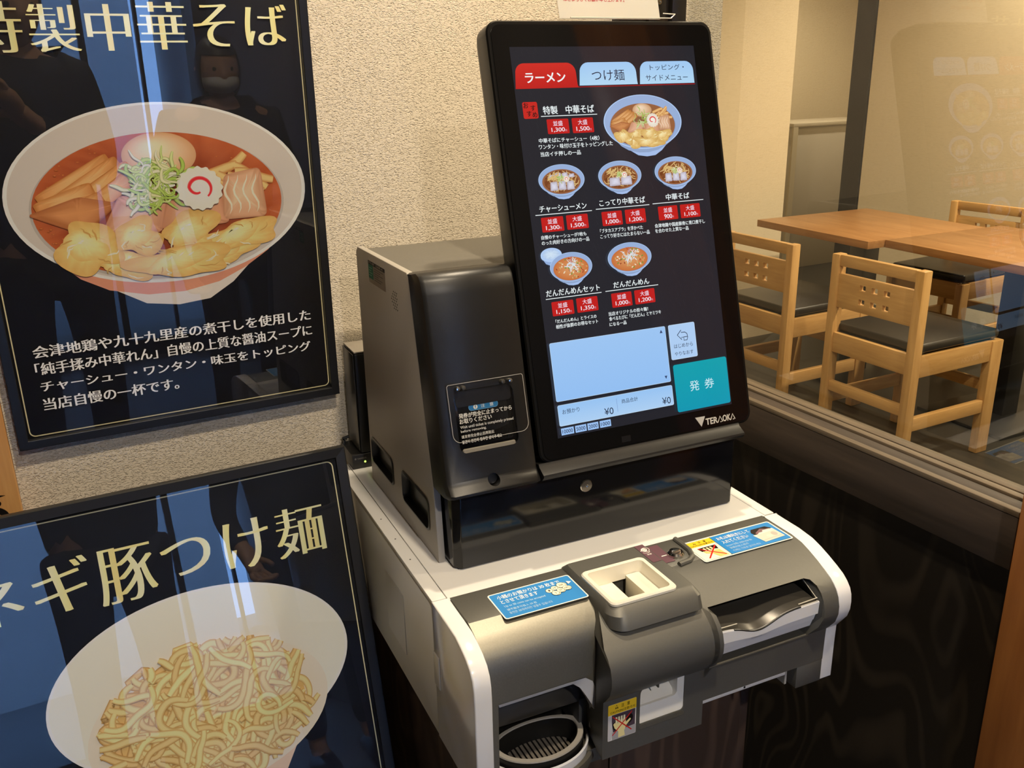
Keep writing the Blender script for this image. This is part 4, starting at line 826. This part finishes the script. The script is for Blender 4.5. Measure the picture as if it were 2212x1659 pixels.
Q(MB().box(0.3325, 0.4635, 0.800, 0.844, 0.664, 0.700), 'shutter', M['gun'], bevel=0.004)

# ------------------------------------------------------------------ stand under the changer
O3 = (0.55, 1.08, 0.0)
st = empty('machine_stand', KW(*O3), 'dark brown wooden stand with vertical grain under the cash machine', 'stand', PSI)
for n_, bx in (('side_panel', (0.335, 0.355, 0.885, 1.32, 0.0, 0.585)), ('side_panel', (0.765, 0.785, 0.885, 1.32, 0.0, 0.585)), ('front_panel', (0.355, 0.540, 0.878, 0.898, 0.02, 0.585)), ('front_panel', (0.5425, 0.765, 0.878, 0.898, 0.02, 0.585)), ('back_panel', (0.355, 0.765, 1.305, 1.32, 0.0, 0.585)), ('top_board', (0.318, 0.790, 0.872, 1.324, 0.585, 0.602))):
    MB().box(*bx).build(n_, M['ply2'], st, O3, bevel=0.001)
for u in (0.33, 0.76): MB().box(u, u + 0.03, 0.885, 0.93, 0.602, 0.612).build('rubber_pad', M['black'], st, O3)
for u in (0.33, 0.76): MB().box(u, u + 0.03, 1.25, 1.30, 0.602, 0.612).build('rubber_pad', M['black'], st, O3)

# ------------------------------------------------------------------ network router on the changer, left of the head
O4 = (0.34, 1.325, 0.801)
ro = empty('network_router', KW(*O4), 'black upright network router with a green light behind the ticket machine', 'router', PSI)
MB().box(0.3175, 0.372, 1.2875, 1.352, 0.801, 0.8245).build('base', plain('router_black', (0.014, 0.013, 0.012, 1), 0.4), ro, O4, bevel=0.001)
MB().box(0.3325, 0.3640, 1.2885, 1.350, 0.8250, 0.9865).build('body', M['black'], ro, O4, bevel=0.003)
MB().box(0.3310, 0.3322, 1.2905, 1.348, 0.8290, 0.985).build('side_cover', plain('router_side', (0.045, 0.042, 0.036, 1), 0.3), ro, O4, bevel=0.0005)
MB().box(0.3330, 0.3635, 1.2895, 1.349, 0.9867, 0.9895).build('top_cap', plain('router_cap', (0.40, 0.36, 0.30, 1), 0.45), ro, O4, bevel=0.001)
MB().lathe((0.3375, 1.2873, 0.8115), (0, -1, 0), [(0.0016, 0), (0.0014, 0.0006), (0, 0.0008)], 14).build('status_light', M['led'], ro, O4)
cv = Canvas((0.3210, 1.2872, 0.8165), (1, 0, 0), (0, 0, 1), (0, -1, 0)); cv.text('◉ YAMAHA', 0, 19, 0, 3.2, (120, 116, 108), .02); cv.build('maker_lettering', M['label'], ro, O4)
cb = MB().tube([(0.3195, 1.345, 0.8245), (0.3195, 1.345, 0.8330), (0.3290, 1.346, 0.834)], 0.0024, 8); cb.box(0.3185, 0.3215, 1.338, 1.346, 0.8245, 0.831)
cb.build('plug', M['black'], ro, O4)

# ------------------------------------------------------------------ paper notice in a clear holder on top of the head
O5 = (0.642, 1.085, 1.4425)
no = empty('paper_notice', KW(*O5), 'white paper notice with red lettering in a clear holder on top of the ticket machine', 'notice', PSI)
tl = math.radians(17)
def NP(x, y, o=0.0): return (0.5700 + x * .001, 1.078 + y * .001 * math.sin(tl) - o * math.cos(tl), 1.4445 + y * .001 * math.cos(tl) + o * math.sin(tl))
MB().loft([[NP(0, 0, -.0002), NP(148, 0, -.0002), NP(148, 105, -.0002), NP(0, 105, -.0002)], [NP(0, 0, .0002), NP(148, 0, .0002), NP(148, 105, .0002), NP(0, 105, .0002)]]).build('sheet', M['paper'], no, O5, smooth=False)
cv = Canvas(NP(0, 0, .0003), (1, 0, 0), (0, math.sin(tl), math.cos(tl)), (0, -math.cos(tl), math.sin(tl)))
cv.text('ほどよろしくお願い申し上げます。', 9, 97, 21.5, 27, (206, 44, 60), .02); cv.text('何卒ご理解ご協力のほど', 9, 76, 33, 38.5, (206, 44, 60), .02); cv.build('lettering', M['ink'], no, O5)
h_ = MB(); h_.loft([[NP(-3, -1, .0012), NP(151, -1, .0012), NP(151, 108, .0012), NP(-3, 108, .0012)], [NP(-3, -1, .0026), NP(151, -1, .0026), NP(151, 108, .0026), NP(-3, 108, .0026)]])
h_.box(0.5670, 0.7210, 1.064, 1.1, 1.4425, 1.4445); hd = h_.build('holder', M['clear'], no, O5, smooth=False)
MB().tube([(0.578, 1.0645, 1.4452), (0.726, 1.0645, 1.4452), (0.733, 1.066, 1.450), (0.721, 1.076, 1.4515)], 0.0009, 6).build('polished_edge', plain('holder_edge', (0.75, 0.70, 0.58, 1), 0.15), hd, O5)
# ------------------------------------------------------------------ framed menu picture on the wall
GOLD, GOLD2 = (222, 200, 136), (240, 226, 176)
def mtext(cv, items, bold=-0.016, minc=0.034):
    for t, x0, x1, y0, y1 in items: cv.text(t, x0, x1, y0, y1, GOLD, bold, minc, GOLD2, res=6)
FX, FZ, FY, FW, FH = -0.0465, 0.9122, 1.312, 0.4465, 0.624
fp = empty('framed_picture', (FX + FW / 2, YW - 0.004, FZ), 'black framed poster of a full ramen bowl hung on the wallpaper left of the machine', 'framed poster')
OF = (FX + FW / 2, YW - 0.004, FZ)
b = MB(); fw = 0.0122; y0, y1 = FY, YW - 0.004
A = [(FX, FZ), (FX + FW, FZ), (FX + FW, FZ + FH), (FX, FZ + FH)]; B = [(FX + fw, FZ + fw), (FX + FW - fw, FZ + fw), (FX + FW - fw, FZ + FH - fw), (FX + fw, FZ + FH - fw)]
def framemesh(A, B, y0, y1, lip=0.004):
    m = MB(); rg = [[(p[0], y1, p[1]) for p in A], [(p[0], y0, p[1]) for p in A], [(p[0], y0, p[1]) for p in B], [(p[0], y0 + lip, p[1]) for p in B], [(p[0], y1, p[1]) for p in B]]
    m.loft(rg + [rg[0]], cap=False); return m
framemesh(A, B, y0, y1, 0.012).build('frame', M['frameblk'], fp, OF, bevel=0.0008, smooth=False)
MB().box(FX + .004, FX + FW - .004, y0 + 0.0095, y1 - 0.004, FZ + .004, FZ + FH - .004).build('backing_board', M['black'], fp, OF)
cv = Canvas((FX, y0 + 0.0088, FZ), (1, 0, 0), (0, 0, 1), (0, -1, 0), step=1e-5)
rng = random.Random(11); cv.gain = 1.35
cv.rect(9, FW * 1000 - 9, 9, FH * 1000 - 9, (10, 9, 10))
cv.frame(15, 433.6, 14.2, FH * 1000 - 14, 1.5, 8, (206, 196, 150))
ramen(cv, 230, 323, 193, 119, rng, 'poster', (214, 205, 194), hi=2)
mtext(cv, (('特', 28, 94, 503.5, 561), ('製', 99.5, 157, 503.5, 558.5), ('中', 164.8, 216.6, 505, 559.5), ('華', 225, 285, 506, 563), ('そ', 293.4, 347.3, 509.6, 561.5), ('ば', 360, 417.4, 510.2, 562)))
for t, x0, x1, y0_, y1_ in (('会津地鶏や九十九里産の煮干しを使用した', 37.4, 413, 122.8, 139.4), ('「純手揉み中華れん」自慢の上質な醤油スープに', 36.5, 413, 99, 116), ('チャーシュー・ワンタン・味玉をトッピング', 39, 408.8, 75.8, 90.5), ('当店自慢の一杯です。', 38.2, 213.6, 49.5, 66.5)):
    cv.text(t, x0, x1, y0_, y1_, (238, 234, 230), 0.0, .026)
cv.build('print', M['ink'], fp, OF)
MB().box(FX + fw, FX + FW - fw, y0 + 0.0035, y0 + 0.0055, FZ + fw, FZ + FH - fw).build('cover_sheet', M['cover'], fp, OF, smooth=False)

# ------------------------------------------------------------------ second framed picture leaning back on a floor stand
LAM = math.radians(14.6); SCL = 0.9146; PW, PH = 0.5550, 0.760
TR = Vector((0.4, 1.312, -0.5609)) * (1.20 / 1.312) + Vector((0, 0, CAMZ))
UP2 = Vector((0, math.sin(LAM), math.cos(LAM))); NM2 = Vector((0, -math.cos(LAM), math.sin(LAM)))
def LP(x, y, o=0.0): return TR + Vector((x * .001, 0, 0)) + UP2 * (y * .001) + NM2 * o     # mm from the top right corner
o6 = LP(-PW * 500, -PH * 1000); O6 = (o6.x, o6.y + 0.05, 0.0)
f2 = empty('framed_picture', O6, 'black framed poster of pale noodles in a white bowl, leaning below the other poster', 'framed poster')
w, hh, fw = PW * 1000, PH * 1000, 14.6
m = MB(); q = lambda r, o: [LP(p[0], p[1], o) for p in r]
A = [(-w, -hh), (0, -hh), (0, 0), (-w, 0)]; A2 = [(-w + 1.5, -hh + 1.5), (-1.5, -hh + 1.5), (-1.5, -1.5), (-w + 1.5, -1.5)]; B = [(-w + fw, -hh + fw), (-fw, -hh + fw), (-fw, -fw), (-w + fw, -fw)]
rg = [q(A, -0.018), q(A, -0.0015), q(A2, 0.0), q(B, -0.002), q(B, -0.006), q(B, -0.018)]
m.loft(rg + [rg[0]], cap=False); m.build('frame', plain('frame_charcoal', (0.018, 0.0175, 0.017, 1), 0.45, spec=0.3), f2, O6, smooth=False)
MB().loft([q([(-w + 4, -hh + 4), (-4, -hh + 4), (-4, -4), (-w + 4, -4)], -0.016), q([(-w + 4, -hh + 4), (-4, -hh + 4), (-4, -4), (-w + 4, -4)], -0.0095)]).build('backing_board', M['black'], f2, O6, smooth=False)
cv = Canvas(LP(0, 0, -0.0088), (1, 0, 0), UP2, NM2, step=8e-6); rng = random.Random(23); cv.gain = 1.35
cv.rect(-w + 10, -10, -hh + 10, -10, (8, 10, 15)); cv.frame(-w + 19, -19.2, -hh + 19, -18.6, 1.6, 9, (206, 200, 160))
k = SCL
def sc(*b): return tuple(x * k for x in b)
for t, bx in (('ネ', (-553, -478.5, -150, -78)), ('ギ', (-466, -392, -151.5, -77)), ('豚', (-383, -305, -160, -78)), ('つ', (-296.2, -225.4, -142.4, -90)), ('け', (-206.2, -137.2, -155.8, -80.6)), ('麺', (-127.6, -49.6, -157, -80.4))): mtext(cv, ((t,) + sc(*bx),))
for i in range(26):
    x, y = rng.uniform(-540, -430), rng.uniform(-560, -420); g = rng.uniform(14, 26); cv.ell(x, y, rng.uniform(14, 40), rng.uniform(12, 34), (g, g, g + 2), (8, 10, 15), rng=rng, wob=.3)
bc = (-262 * k, -305 * k)
cv.poly([(-440 * k, -400 * k), (-400 * k, -460 * k), (-330 * k, -520 * k), (-190 * k, -520 * k), (-150 * k, -455 * k), (-100 * k, -405 * k)], (222, 186, 162)); cv.poly([(-360 * k, -500 * k), (-330 * k, -560 * k), (-230 * k, -565 * k), (-195 * k, -500 * k)], (226, 208, 190))
TN = (222, 208, 192)
cv.ell(*bc, 219 * k, 137 * k, (236, 224, 208), (234, 222, 206), n=84); cv.ell(bc[0], bc[1] + .5, 215 * k, 133 * k, (216, 200, 180), (226, 213, 198), n=84, shift=(.1, -.35), rings=5)
cv.ell(-262 * k, -368 * k, 176 * k, 112 * k, (214, 192, 160), (218, 203, 184), n=60, rings=4)
cv.clip = None; cv.ell(-264 * k, -362 * k, 148 * k, 100 * k, (196, 158, 92), (206, 170, 104), n=60, rng=rng, wob=.06, noise=8)
for i in range(250):
    d = math.sqrt(rng.random()) * 1.0; th = rng.uniform(0, 2 * PI); x, y = -264 * k + 136 * k * d * math.cos(th), -362 * k + 92 * k * d * math.sin(th)
    y += (10 * k) * (1 - abs(x / k + 215) / 160) if y > -330 * k else 0
    path = smoothp(curl(rng, x, y, rng.uniform(0, 6.3), rng.randint(7, 14), 8.5, .38), 1)
    path = [(p[0], p[1]) for p in path if ((p[0] / k + 262) / 163) ** 2 + ((p[1] / k + 362) / 115) ** 2 < 1]
    if len(path) < 5: continue
    g = rng.uniform(-14, 12) - 16 * (1 - i / 300); cv.strip(path, rng.uniform(8.5, 12.0), (232 + g * .6, 204 + g, 144 + g), (190 + g, 146 + g, 82 + g), .3)
cv.build('print', M['ink'], f2, O6)
MB().loft([q([(-w + fw, -hh + fw), (-fw, -hh + fw), (-fw, -fw), (-w + fw, -fw)], -0.0055), q([(-w + fw, -hh + fw), (-fw, -hh + fw), (-fw, -fw), (-w + fw, -fw)], -0.0035)]).build('cover_sheet', M['cover'], f2, O6, smooth=False)
for x in (-w + 60, -60):
    a, b = LP(x, -hh + 30, -0.026), LP(x, -60, -0.026); gx = Vector((a.x, a.y - 0.035, 0.012)); bx = Vector((a.x, b.y + 0.02, 0.012))
    MB().tube([gx, b], 0.008, 10).build('stand_leg', M['frameblk'], f2, O6); MB().tube([Vector((a.x, 1.25, 0.012)), LP(x, -160, -0.026)], 0.007, 10).build('stand_leg', M['frameblk'], f2, O6)
MB().tube([LP(-w + 60, -hh - 6, -0.012), LP(-60, -hh - 6, -0.012)], 0.007, 10).build('stand_rail', M['frameblk'], f2, O6)

# ------------------------------------------------------------------ wooden signboard at the far left
O7 = (-0.155, YW - 0.003, 0.62)
sg = empty('wooden_signboard', O7, 'tall orange cedar signboard with black brush lettering on the wall at the far left', 'signboard')
MB().box(-0.250, -0.0575, 1.306, YW - 0.003, 0.62, 1.95).build('board', M['plank'], sg, O7, bevel=0.002)
cv = Canvas((-0.250, 1.3058, 0.62), (1, 0, 0), (0, 0, 1), (0, -1, 0))
K_ = (14, 10, 10)
cv.strip([(138, 238), (155, 237.5), (176, 237)], 8, K_, K_, .95); cv.ell(166, 227, 3.6, 4, K_); cv.strip(smoothp([(136, 206), (150, 218), (163, 219), (173, 210), (174, 198)], 2), 9, K_, K_, .6); cv.strip(smoothp([(142, 250), (143, 225), (138, 200)], 2), 8, K_, K_, .7)
cv.build('lettering', M['ink'], sg, O7)

# ------------------------------------------------------------------ dining furniture
def chair_parts(root):
    W_, D_, H_ = 0.397, 0.476, 0.736; O = (0, 0, 0)
    def B(name, bx, mat, bev=0.003): return MB().box(*bx).build(name, M[mat], root, O, bevel=bev)
    for s in (-1, 1):
        y0, y1 = sorted((s * W_ / 2, s * (W_ / 2 - 0.034))); B('back_leg', (0, 0.042, y0, y1, 0, H_), 'cz', 0.004); B('front_leg', (D_ - 0.060, D_, y0, y1, 0, 0.436), 'cz', 0.004)
        ya, yb = sorted((s * (W_ / 2 - 0.005), s * (W_ / 2 - 0.027))); B('side_apron', (0.042, D_ - 0.060, ya, yb, 0.360, 0.438), 'cx', 0.002); B('side_stretcher', (0.042, D_ - 0.060, ya, yb, 0.162, 0.210), 'cx', 0.002)
    yi = W_ / 2 - 0.034
    B('back_apron', (0.008, 0.030, -yi, yi, 0.370, 0.445), 'cy', 0.002); B('front_apron', (D_ - 0.040, D_ - 0.016, -yi, yi, 0.360, 0.438), 'cy', 0.002)
    B('back_stretcher', (0.008, 0.030, -yi, yi, 0.218, 0.257), 'cy', 0.002); B('front_stretcher', (D_ - 0.045, D_ - 0.022, -yi, yi, 0.240, 0.279), 'cy', 0.002)
    B('top_rail', (0.006, 0.030, -yi, yi, 0.694, 0.7355), 'cy', 0.003)
    sp = MB().box(0.008, 0.027, -yi, yi, 0.5415, 0.6665).build('splat', M['cy'], root, O, bevel=0.002)
    cs = []
    for i in (-1, 0, 1):
        for j in (0.5795, 0.6305):
            pts = rrect(i * 0.0525 - 0.0135, i * 0.0525 + 0.0135, j - 0.0105, j + 0.0105, 0.003, 3); cs.append(MB().loft([[(-0.02, p[0], p[1]) for p in pts], [(0.06, p[0], p[1]) for p in pts]]).build('c', M['cy'], root, O))
    bpy.context.view_layer.update(); cut(sp, cs)
    MB().box(0.034, D_ - 0.020, -W_ / 2 + 0.008, W_ / 2 - 0.008, 0.445, 0.477).build('seat_cushion', M['vinyl'], root, O, bevel=0.011, seg=4)
    MB().box(0.030, D_ - 0.040, -yi - 0.005, yi + 0.005, 0.436, 0.4455).build('seat_board', M['vinyl'], root, O)
chair0 = empty('dining_chair', (2.590, 2.143, 0), 'oak chair with black seat facing away behind the glass, nearest the sill and seen whole', 'chair', -0.0111, 'oak chairs at the dining tables')
chair_parts(chair0)
def dup(root, loc, rz, label):
    r = root.copy(); COL.objects.link(r); r.location = loc; r.rotation_euler = (0, 0, rz); r['label'] = label
    for ch in list(root.children):
        c = ch.copy(); COL.objects.link(c); c.parent = r
    return r
dup(chair0, (2.590, 2.732, 0), 0.0, 'oak chair with black seat half hidden by the screen of the ticket machine')
dup(chair0, (4.150, 2.790, 0), PI + 0.05, 'oak chair on the far side of the tables with its backrest against the cream wall')
def table(loc, rz, label, pedy):
    t = empty('dining_table', loc, label, 'table', rz, 'square dining tables behind the glass'); O = (0, 0, 0)
    MB().box(-0.345, 0.345, -0.342, 0.342, 0.668, 0.700).build('tabletop', M['table'], t, O, bevel=0.002)
    MB().box(-0.045, 0.045, pedy - 0.045, pedy + 0.045, 0.012, 0.662).build('pedestal', M['black'], t, O, bevel=0.003)
    MB().box(-0.25, 0.25, pedy - 0.2, pedy + 0.2, 0.0, 0.014).build('base_plate', M['black'], t, O, bevel=0.003); MB().box(-0.2, 0.2, pedy - 0.2, pedy + 0.2, 0.660, 0.668).build('top_plate', M['black'], t, O)
table((3.399, 2.885, 0), -0.055, 'cherry dining table further left behind the glass, with a free left edge', 0.0)
table((3.455, 2.196, 0), -0.055, 'cherry dining table on the right behind the glass, carrying the clear jug', -0.04)
O8 = (3.13, 1.93, 0.7); jg = empty('water_jug', O8, 'clear water jug with a handle on the dining table at the right picture edge', 'jug')
MB().lathe((3.13, 1.885, 0.7005), (0, 0, 1), [(0.0, 0), (0.048, 0), (0.052, 0.01), (0.050, 0.10), (0.044, 0.16), (0.047, 0.19), (0.045, 0.19), (0.042, 0.16), (0.048, 0.10), (0.049, 0.012), (0, 0.010)], 28).build('body', M['clear'], jg, O8)
MB().tube(smoothp([(3.12, 1.935, 0.865), (3.115, 1.972, 0.86), (3.115, 1.980, 0.81), (3.118, 1.955, 0.765), (3.12, 1.935, 0.755)], 2), 0.006, 8).build('handle', M['clear'], jg, O8)
# low pale cabinet in the passage
O9 = (5.0, 4.9, 0)
cbn = empty('low_cabinet', (5.1, 4.95, 0), 'pale grey low cabinet standing in the passage beyond the dining tables', 'cabinet')
O9 = (5.1, 4.95, 0)
MB().box(4.77, 5.6, 4.75, 5.10, 0.0, 0.985).build('carcass', M['panelwhite'], cbn, O9, bevel=0.003); MB().box(4.755, 5.61, 4.735, 5.10, 0.985, 1.009).build('counter_top', plain('cabinet_top', (0.66, 0.60, 0.48, 1), 0.4), cbn, O9, bevel=0.002)
MB().box(4.757, 4.80, 4.735, 4.75, 0.0, 0.985).build('edge_post', plain('cabinet_edge', (0.70, 0.64, 0.50, 1), 0.5), cbn, O9)

# ------------------------------------------------------------------ ceiling downlights, one of them an added fill at the entrance
def fixture(p, i, label):
    r = empty('ceiling_light', (p[0], p[1], CH), label, 'ceiling light', 0, 'round recessed ceiling downlights')
    MB().lathe((p[0], p[1], CH), (0, 0, -1), [(0.045, 0), (0.060, 0), (0.060, 0.006), (0.048, 0.010), (0.045, 0.004)], 28).build('trim_ring', M['white'], r, (p[0], p[1], CH))
    MB().lathe((p[0], p[1], CH - 0.001), (0, 0, -1), [(0.043, 0), (0.040, 0.004), (0.0, 0.005)], 24).build('lens', M['lampglow'], r, (p[0], p[1], CH))
wh = ['above the ticket machine', 'in front of the ticket machine', 'above the entrance floor behind the photographer', 'above the chair nearest the sill', 'above the far right of the dining room', 'above the front of the dining room', 'above the left dining table', 'above the pale cabinet in the passage']
for i, (p, e, c) in enumerate(LAMPS): fixture(p, i, 'round recessed ceiling downlight ' + wh[i])
# ------------------------------------------------------------------ the two people who show as reflections in the pictures
def skin_mesh(name, nodes, edges, mat, parent, org, sub=1, root=0, extra=None, relax=0):
    me = bpy.data.meshes.new(name); me.from_pydata([tuple(Vector(n[0]) - Vector(org)) for n in nodes], edges, []); o = bpy.data.objects.new(name, me); COL.objects.link(o)
    o.modifiers.new('s', 'SKIN'); sv = me.skin_vertices[0].data
    for i, n in enumerate(nodes):
        r = n[1]; sv[i].radius = r if isinstance(r, tuple) else (r, r); sv[i].use_root = (i == root)
    md = o.modifiers.new('u', 'SUBSURF'); md.levels = sub; md.render_levels = sub
    bpy.context.view_layer.update(); realize(o)
    if relax:
        bm = bmesh.new(); bm.from_mesh(o.data)
        for _ in range(relax): bmesh.ops.smooth_vert(bm, verts=bm.verts[:], factor=0.5, use_axis_x=True, use_axis_y=True, use_axis_z=True)
        bm.to_mesh(o.data); bm.free()
    if extra:
        bm = bmesh.new(); bm.from_mesh(o.data); bm.from_mesh(extra); bm.to_mesh(o.data); bm.free(); bpy.data.meshes.remove(extra)
    o.data.materials.clear(); o.data.materials.append(mat); shade(o.data, 1.5); o.parent = parent
    return o
def head_mesh(c, r, yaw, pitch, org):
    """face looks along +y before rotation"""
    bm = bmesh.new(); bmesh.ops.create_uvsphere(bm, u_segments=28, v_segments=20, radius=1.0)
    for v in bm.verts:
        x, y, z = v.co; w = 1.0 - 0.22 * max(0, -z) ** 1.5
        x *= 0.76 * w; y *= 0.94; z *= 1.12
        if z < -0.2 and y > 0: y *= 1.0 + 0.05 * -z
        if z < -0.3 and y < 0: y *= 0.8
        d = math.exp(-((x / 0.12) ** 2 + ((z + 0.12) / 0.17) ** 2)); y += 0.20 * d * (y > 0)                      # nose
        for s in (-1, 1): y -= 0.10 * math.exp(-(((x - s * .3) / .16) ** 2 + ((z - .08) / .1) ** 2)) * (y > 0)     # eye sockets
        y += 0.05 * math.exp(-((x / .22) ** 2 + ((z + .5) / .07) ** 2)) * (y > 0)                                 # lips
        for s in (-1, 1): x += s * 0.14 * math.exp(-(((y + .05) / .12) ** 2 + ((z + .02) / .2) ** 2)) * (s * x > .6)  # ears
        v.co = (x, y, z)
    R = Matrix.Rotation(yaw, 4, 'Z') @ Matrix.Rotation(pitch, 4, 'X'); bm.transform(Matrix.Translation(Vector(c) - Vector(org)) @ R @ Matrix.Scale(r, 4))
    me = bpy.data.meshes.new('h'); bm.to_mesh(me); bm.free(); return me, Matrix.Translation(Vector(c) - Vector(org)) @ R @ Matrix.Scale(r, 4)
def hair_mesh(T, long, mat, parent):
    bm = bmesh.new(); bmesh.ops.create_uvsphere(bm, u_segments=28, v_segments=20, radius=1.0)
    for v in list(bm.verts):
        x, y, z = v.co; x *= .84; y = y * 1.03 - .04; z = z * 1.2 + .02
        if long and z < 0: k = 1.0 + .12 * -z; x *= k; z *= 1.15
        v.co = (x, y, z)
    lim = -1.0 if long else -0.25
    dele = [f for f in bm.faces if (f.calc_center_median().y > 0.42 and f.calc_center_median().z < 0.58) or f.calc_center_median().z < lim]
    bmesh.ops.delete(bm, geom=dele, context='FACES'); bmesh.ops.solidify(bm, geom=bm.faces[:], thickness=0.05); bm.transform(T)
    me = bpy.data.meshes.new('hair'); bm.to_mesh(me); bm.free(); me.materials.append(mat); o = bpy.data.objects.new('hair', me); COL.objects.link(o); o.parent = parent; shade(me, 1.2); return o
def eyes(T, parent):
    for s in (-1, 1):
        bm = bmesh.new(); bmesh.ops.create_uvsphere(bm, u_segments=12, v_segments=8, radius=0.09); bm.transform(T @ Matrix.Translation((s * .3, .76, .08)))
        me = bpy.data.meshes.new('eye'); bm.to_mesh(me); bm.free(); me.materials.append(M['hair']); o = bpy.data.objects.new('eye', me); COL.objects.link(o); o.parent = parent
def person(px, py, H, yaw, label, hands, elbows, long, mask, headpitch=-.15):
    org = (px, py, 0); root = empty('person', org, label, 'person'); k = H / 1.70; cy_, sy_ = math.cos(yaw), math.sin(yaw)
    def G(x, y, z): return Vector((px + cy_ * x * k - sy_ * y * k, py + sy_ * x * k + cy_ * y * k, z * k))
    hc = G(0, .03, 1.575); hm, T = head_mesh(hc, 0.102 * k, yaw, headpitch, org)
    nodes = [(G(0, 0, .95), .10 * k), (G(0, 0, 1.15), .10 * k), (G(0, 0, 1.34), .11 * k), (G(0, 0, 1.44), .062 * k), (G(0, .01, 1.54), .055 * k)]; edges = [(0, 1), (1, 2), (2, 3), (3, 4)]
    for s, hnd, el in ((-1, hands[0], elbows[0]), (1, hands[1], elbows[1])):
        b = len(nodes); hnd = Vector(hnd); el = Vector(el); dr = (hnd - el).normalized(); wr = hnd - dr * 0.09 * k
        sd = Vector((-s * cy_, -s * sy_, 0)); sd = (sd - dr * sd.dot(dr)).normalized(); nr = dr.cross(sd) * s
        nodes += [(G(s * .17, 0, 1.40), .055 * k), (el, .042 * k), (wr, .028 * k), (hnd - dr * .01, (.034 * k, .018 * k))]; edges += [(2, b), (b, b + 1), (b + 1, b + 2), (b + 2, b + 3)]
        for f, (o, L) in enumerate(((-.030, .058), (-.010, .072), (.010, .078), (.029, .068))):
            c = len(nodes); p0 = hnd + dr * .028 * k - sd * o * k * .9; p1 = p0 + (dr * .7 + sd * .25 * (1 if s else 1)) * L * .5; p2 = p1 + (dr * .15 + sd * .9) * L * .5
            nodes += [(p0, .0095), (p1, .0088), (p2, .0075)]; edges += [(b + 3, c), (c, c + 1), (c + 1, c + 2)]
        c = len(nodes); t0 = wr + dr * .035 + sd * .030; t1 = t0 + (dr * .6 + sd * .6) * .035; nodes += [(t0, .0115), (t1, .010), (t1 + (dr * .8 + sd * .3) * .03, .009)]; edges += [(b + 2, c), (c, c + 1), (c + 1, c + 2)]
    for s in (-1, 1):
        b = len(nodes); nodes += [(G(s * .09, 0, .88), .085 * k), (G(s * .10, .02, .50), .055 * k), (G(s * .105, -.01, .10), .036 * k), (G(s * .11, .10, .035), .035 * k)]; edges += [(0, b), (b, b + 1), (b + 1, b + 2), (b + 2, b + 3)]
    skin_mesh('body', nodes, edges, M['skin'], root, org, 2, 0, hm)
    cn = [(G(0, 0, .70), (.235 * k, .19 * k)), (G(0, 0, 1.10), (.215 * k, .165 * k)), (G(0, 0, 1.34), (.225 * k, .17 * k)), (G(0, -.005, 1.475), (.115 * k, .11 * k))]; ce = [(0, 1), (1, 2), (2, 3)]
    for s, hnd, el in ((-1, hands[0], elbows[0]), (1, hands[1], elbows[1])):
        b = len(cn); hnd = Vector(hnd); el = Vector(el); dr = (hnd - el).normalized(); cn += [(G(s * .185, 0, 1.390), .098 * k), (el, .060 * k), (hnd - dr * .115 * k, .045 * k)]; ce += [(2, b), (b, b + 1), (b + 1, b + 2)]
    skin_mesh('coat', cn, ce, M['coat'], root, org, 2, 0, relax=10)
    tn = [(G(0, 0, .92), (.15 * k, .12 * k))]; te = []
    for s in (-1, 1):
        b = len(tn); tn += [(G(s * .092, 0, .84), .100 * k), (G(s * .10, .02, .50), .072 * k), (G(s * .105, -.01, .11), .058 * k)]; te += [(0, b), (b, b + 1), (b + 1, b + 2)]
    skin_mesh('trousers', tn, te, M['denim'], root, org, 2, 0, relax=6)
    for s in (-1, 1):
        p = [G(s * .105, -.05, .04), G(s * .107, .03, .045), G(s * .11, .13, .032), G(s * .112, .185, .026)]
        mm = MB().tube(p, [.040 * k, .050 * k, .045 * k, .026 * k], 12); mm.build('shoe', M['black'], root, org)
    hair_mesh(T, long, M['hair'], root); eyes(T, root)
    if mask:
        bm = bmesh.new(); bmesh.ops.create_uvsphere(bm, u_segments=24, v_segments=16, radius=1.0)
        for v in bm.verts: v.co = (v.co.x * .74, v.co.y * 1.06 + .02, v.co.z * .50 - .42)
        bmesh.ops.delete(bm, geom=[f for f in bm.faces if f.calc_center_median().y < .15], context='FACES'); bm.transform(T)
        me = bpy.data.meshes.new('mask'); bm.to_mesh(me); bm.free(); me.materials.append(M['mask']); o = bpy.data.objects.new('face_mask', me); COL.objects.link(o); o.parent = root; shade(me, 1.2)
    return root
RV, DV, FV = Vector(RC[0]), Vector(RC[1]), Vector(RC[2]); CAMP = Vector((0, 0, CAMZ))
def CV(r, d, f): return CAMP + RV * r + DV * d + FV * f
# the phone the picture was taken with, held level right behind the lens
ph = empty('smartphone', CV(-.045, .015, -.010), 'dark smartphone held up by the person in the black coat', 'phone')
op_ = CV(-.045, .015, -.010)
pm = MB(); pts = rrect(-.130, .018, -.018, .056, .010, 5); pm.loft([[CV(p[0], p[1], -.0125) for p in pts], [CV(p[0], p[1], -.0045) for p in pts]]); pm.build('case', M['black'], ph, op_, bevel=0.001)
MB().loft([[CV(p[0] * .97 - .0015, p[1] * .96 + .001, -.0127) for p in pts], [CV(p[0] * .97 - .0015, p[1] * .96 + .001, -.0133) for p in pts]]).build('display', plain('phone_screen', (.01, .01, .012, 1), .1), ph, op_)
hl, hr = CV(-.150, .045, -.012), CV(.040, .040, -.014)
person(0.07, -0.42, 1.70, -0.35, 'person in a black coat with short dark hair holding up a smartphone', (tuple(hl), tuple(hr)), ((-.20, -.28, 1.10), (.26, -.36, 1.10)), False, False, -.1)
person(0.70, -0.80, 1.52, -0.05, 'person with long dark hair in a white face mask and black coat', ((.50, -.62, .72), (.90, -.64, .72)), ((.46, -.84, .93), (.94, -.84, .93)), True, True, -.12)
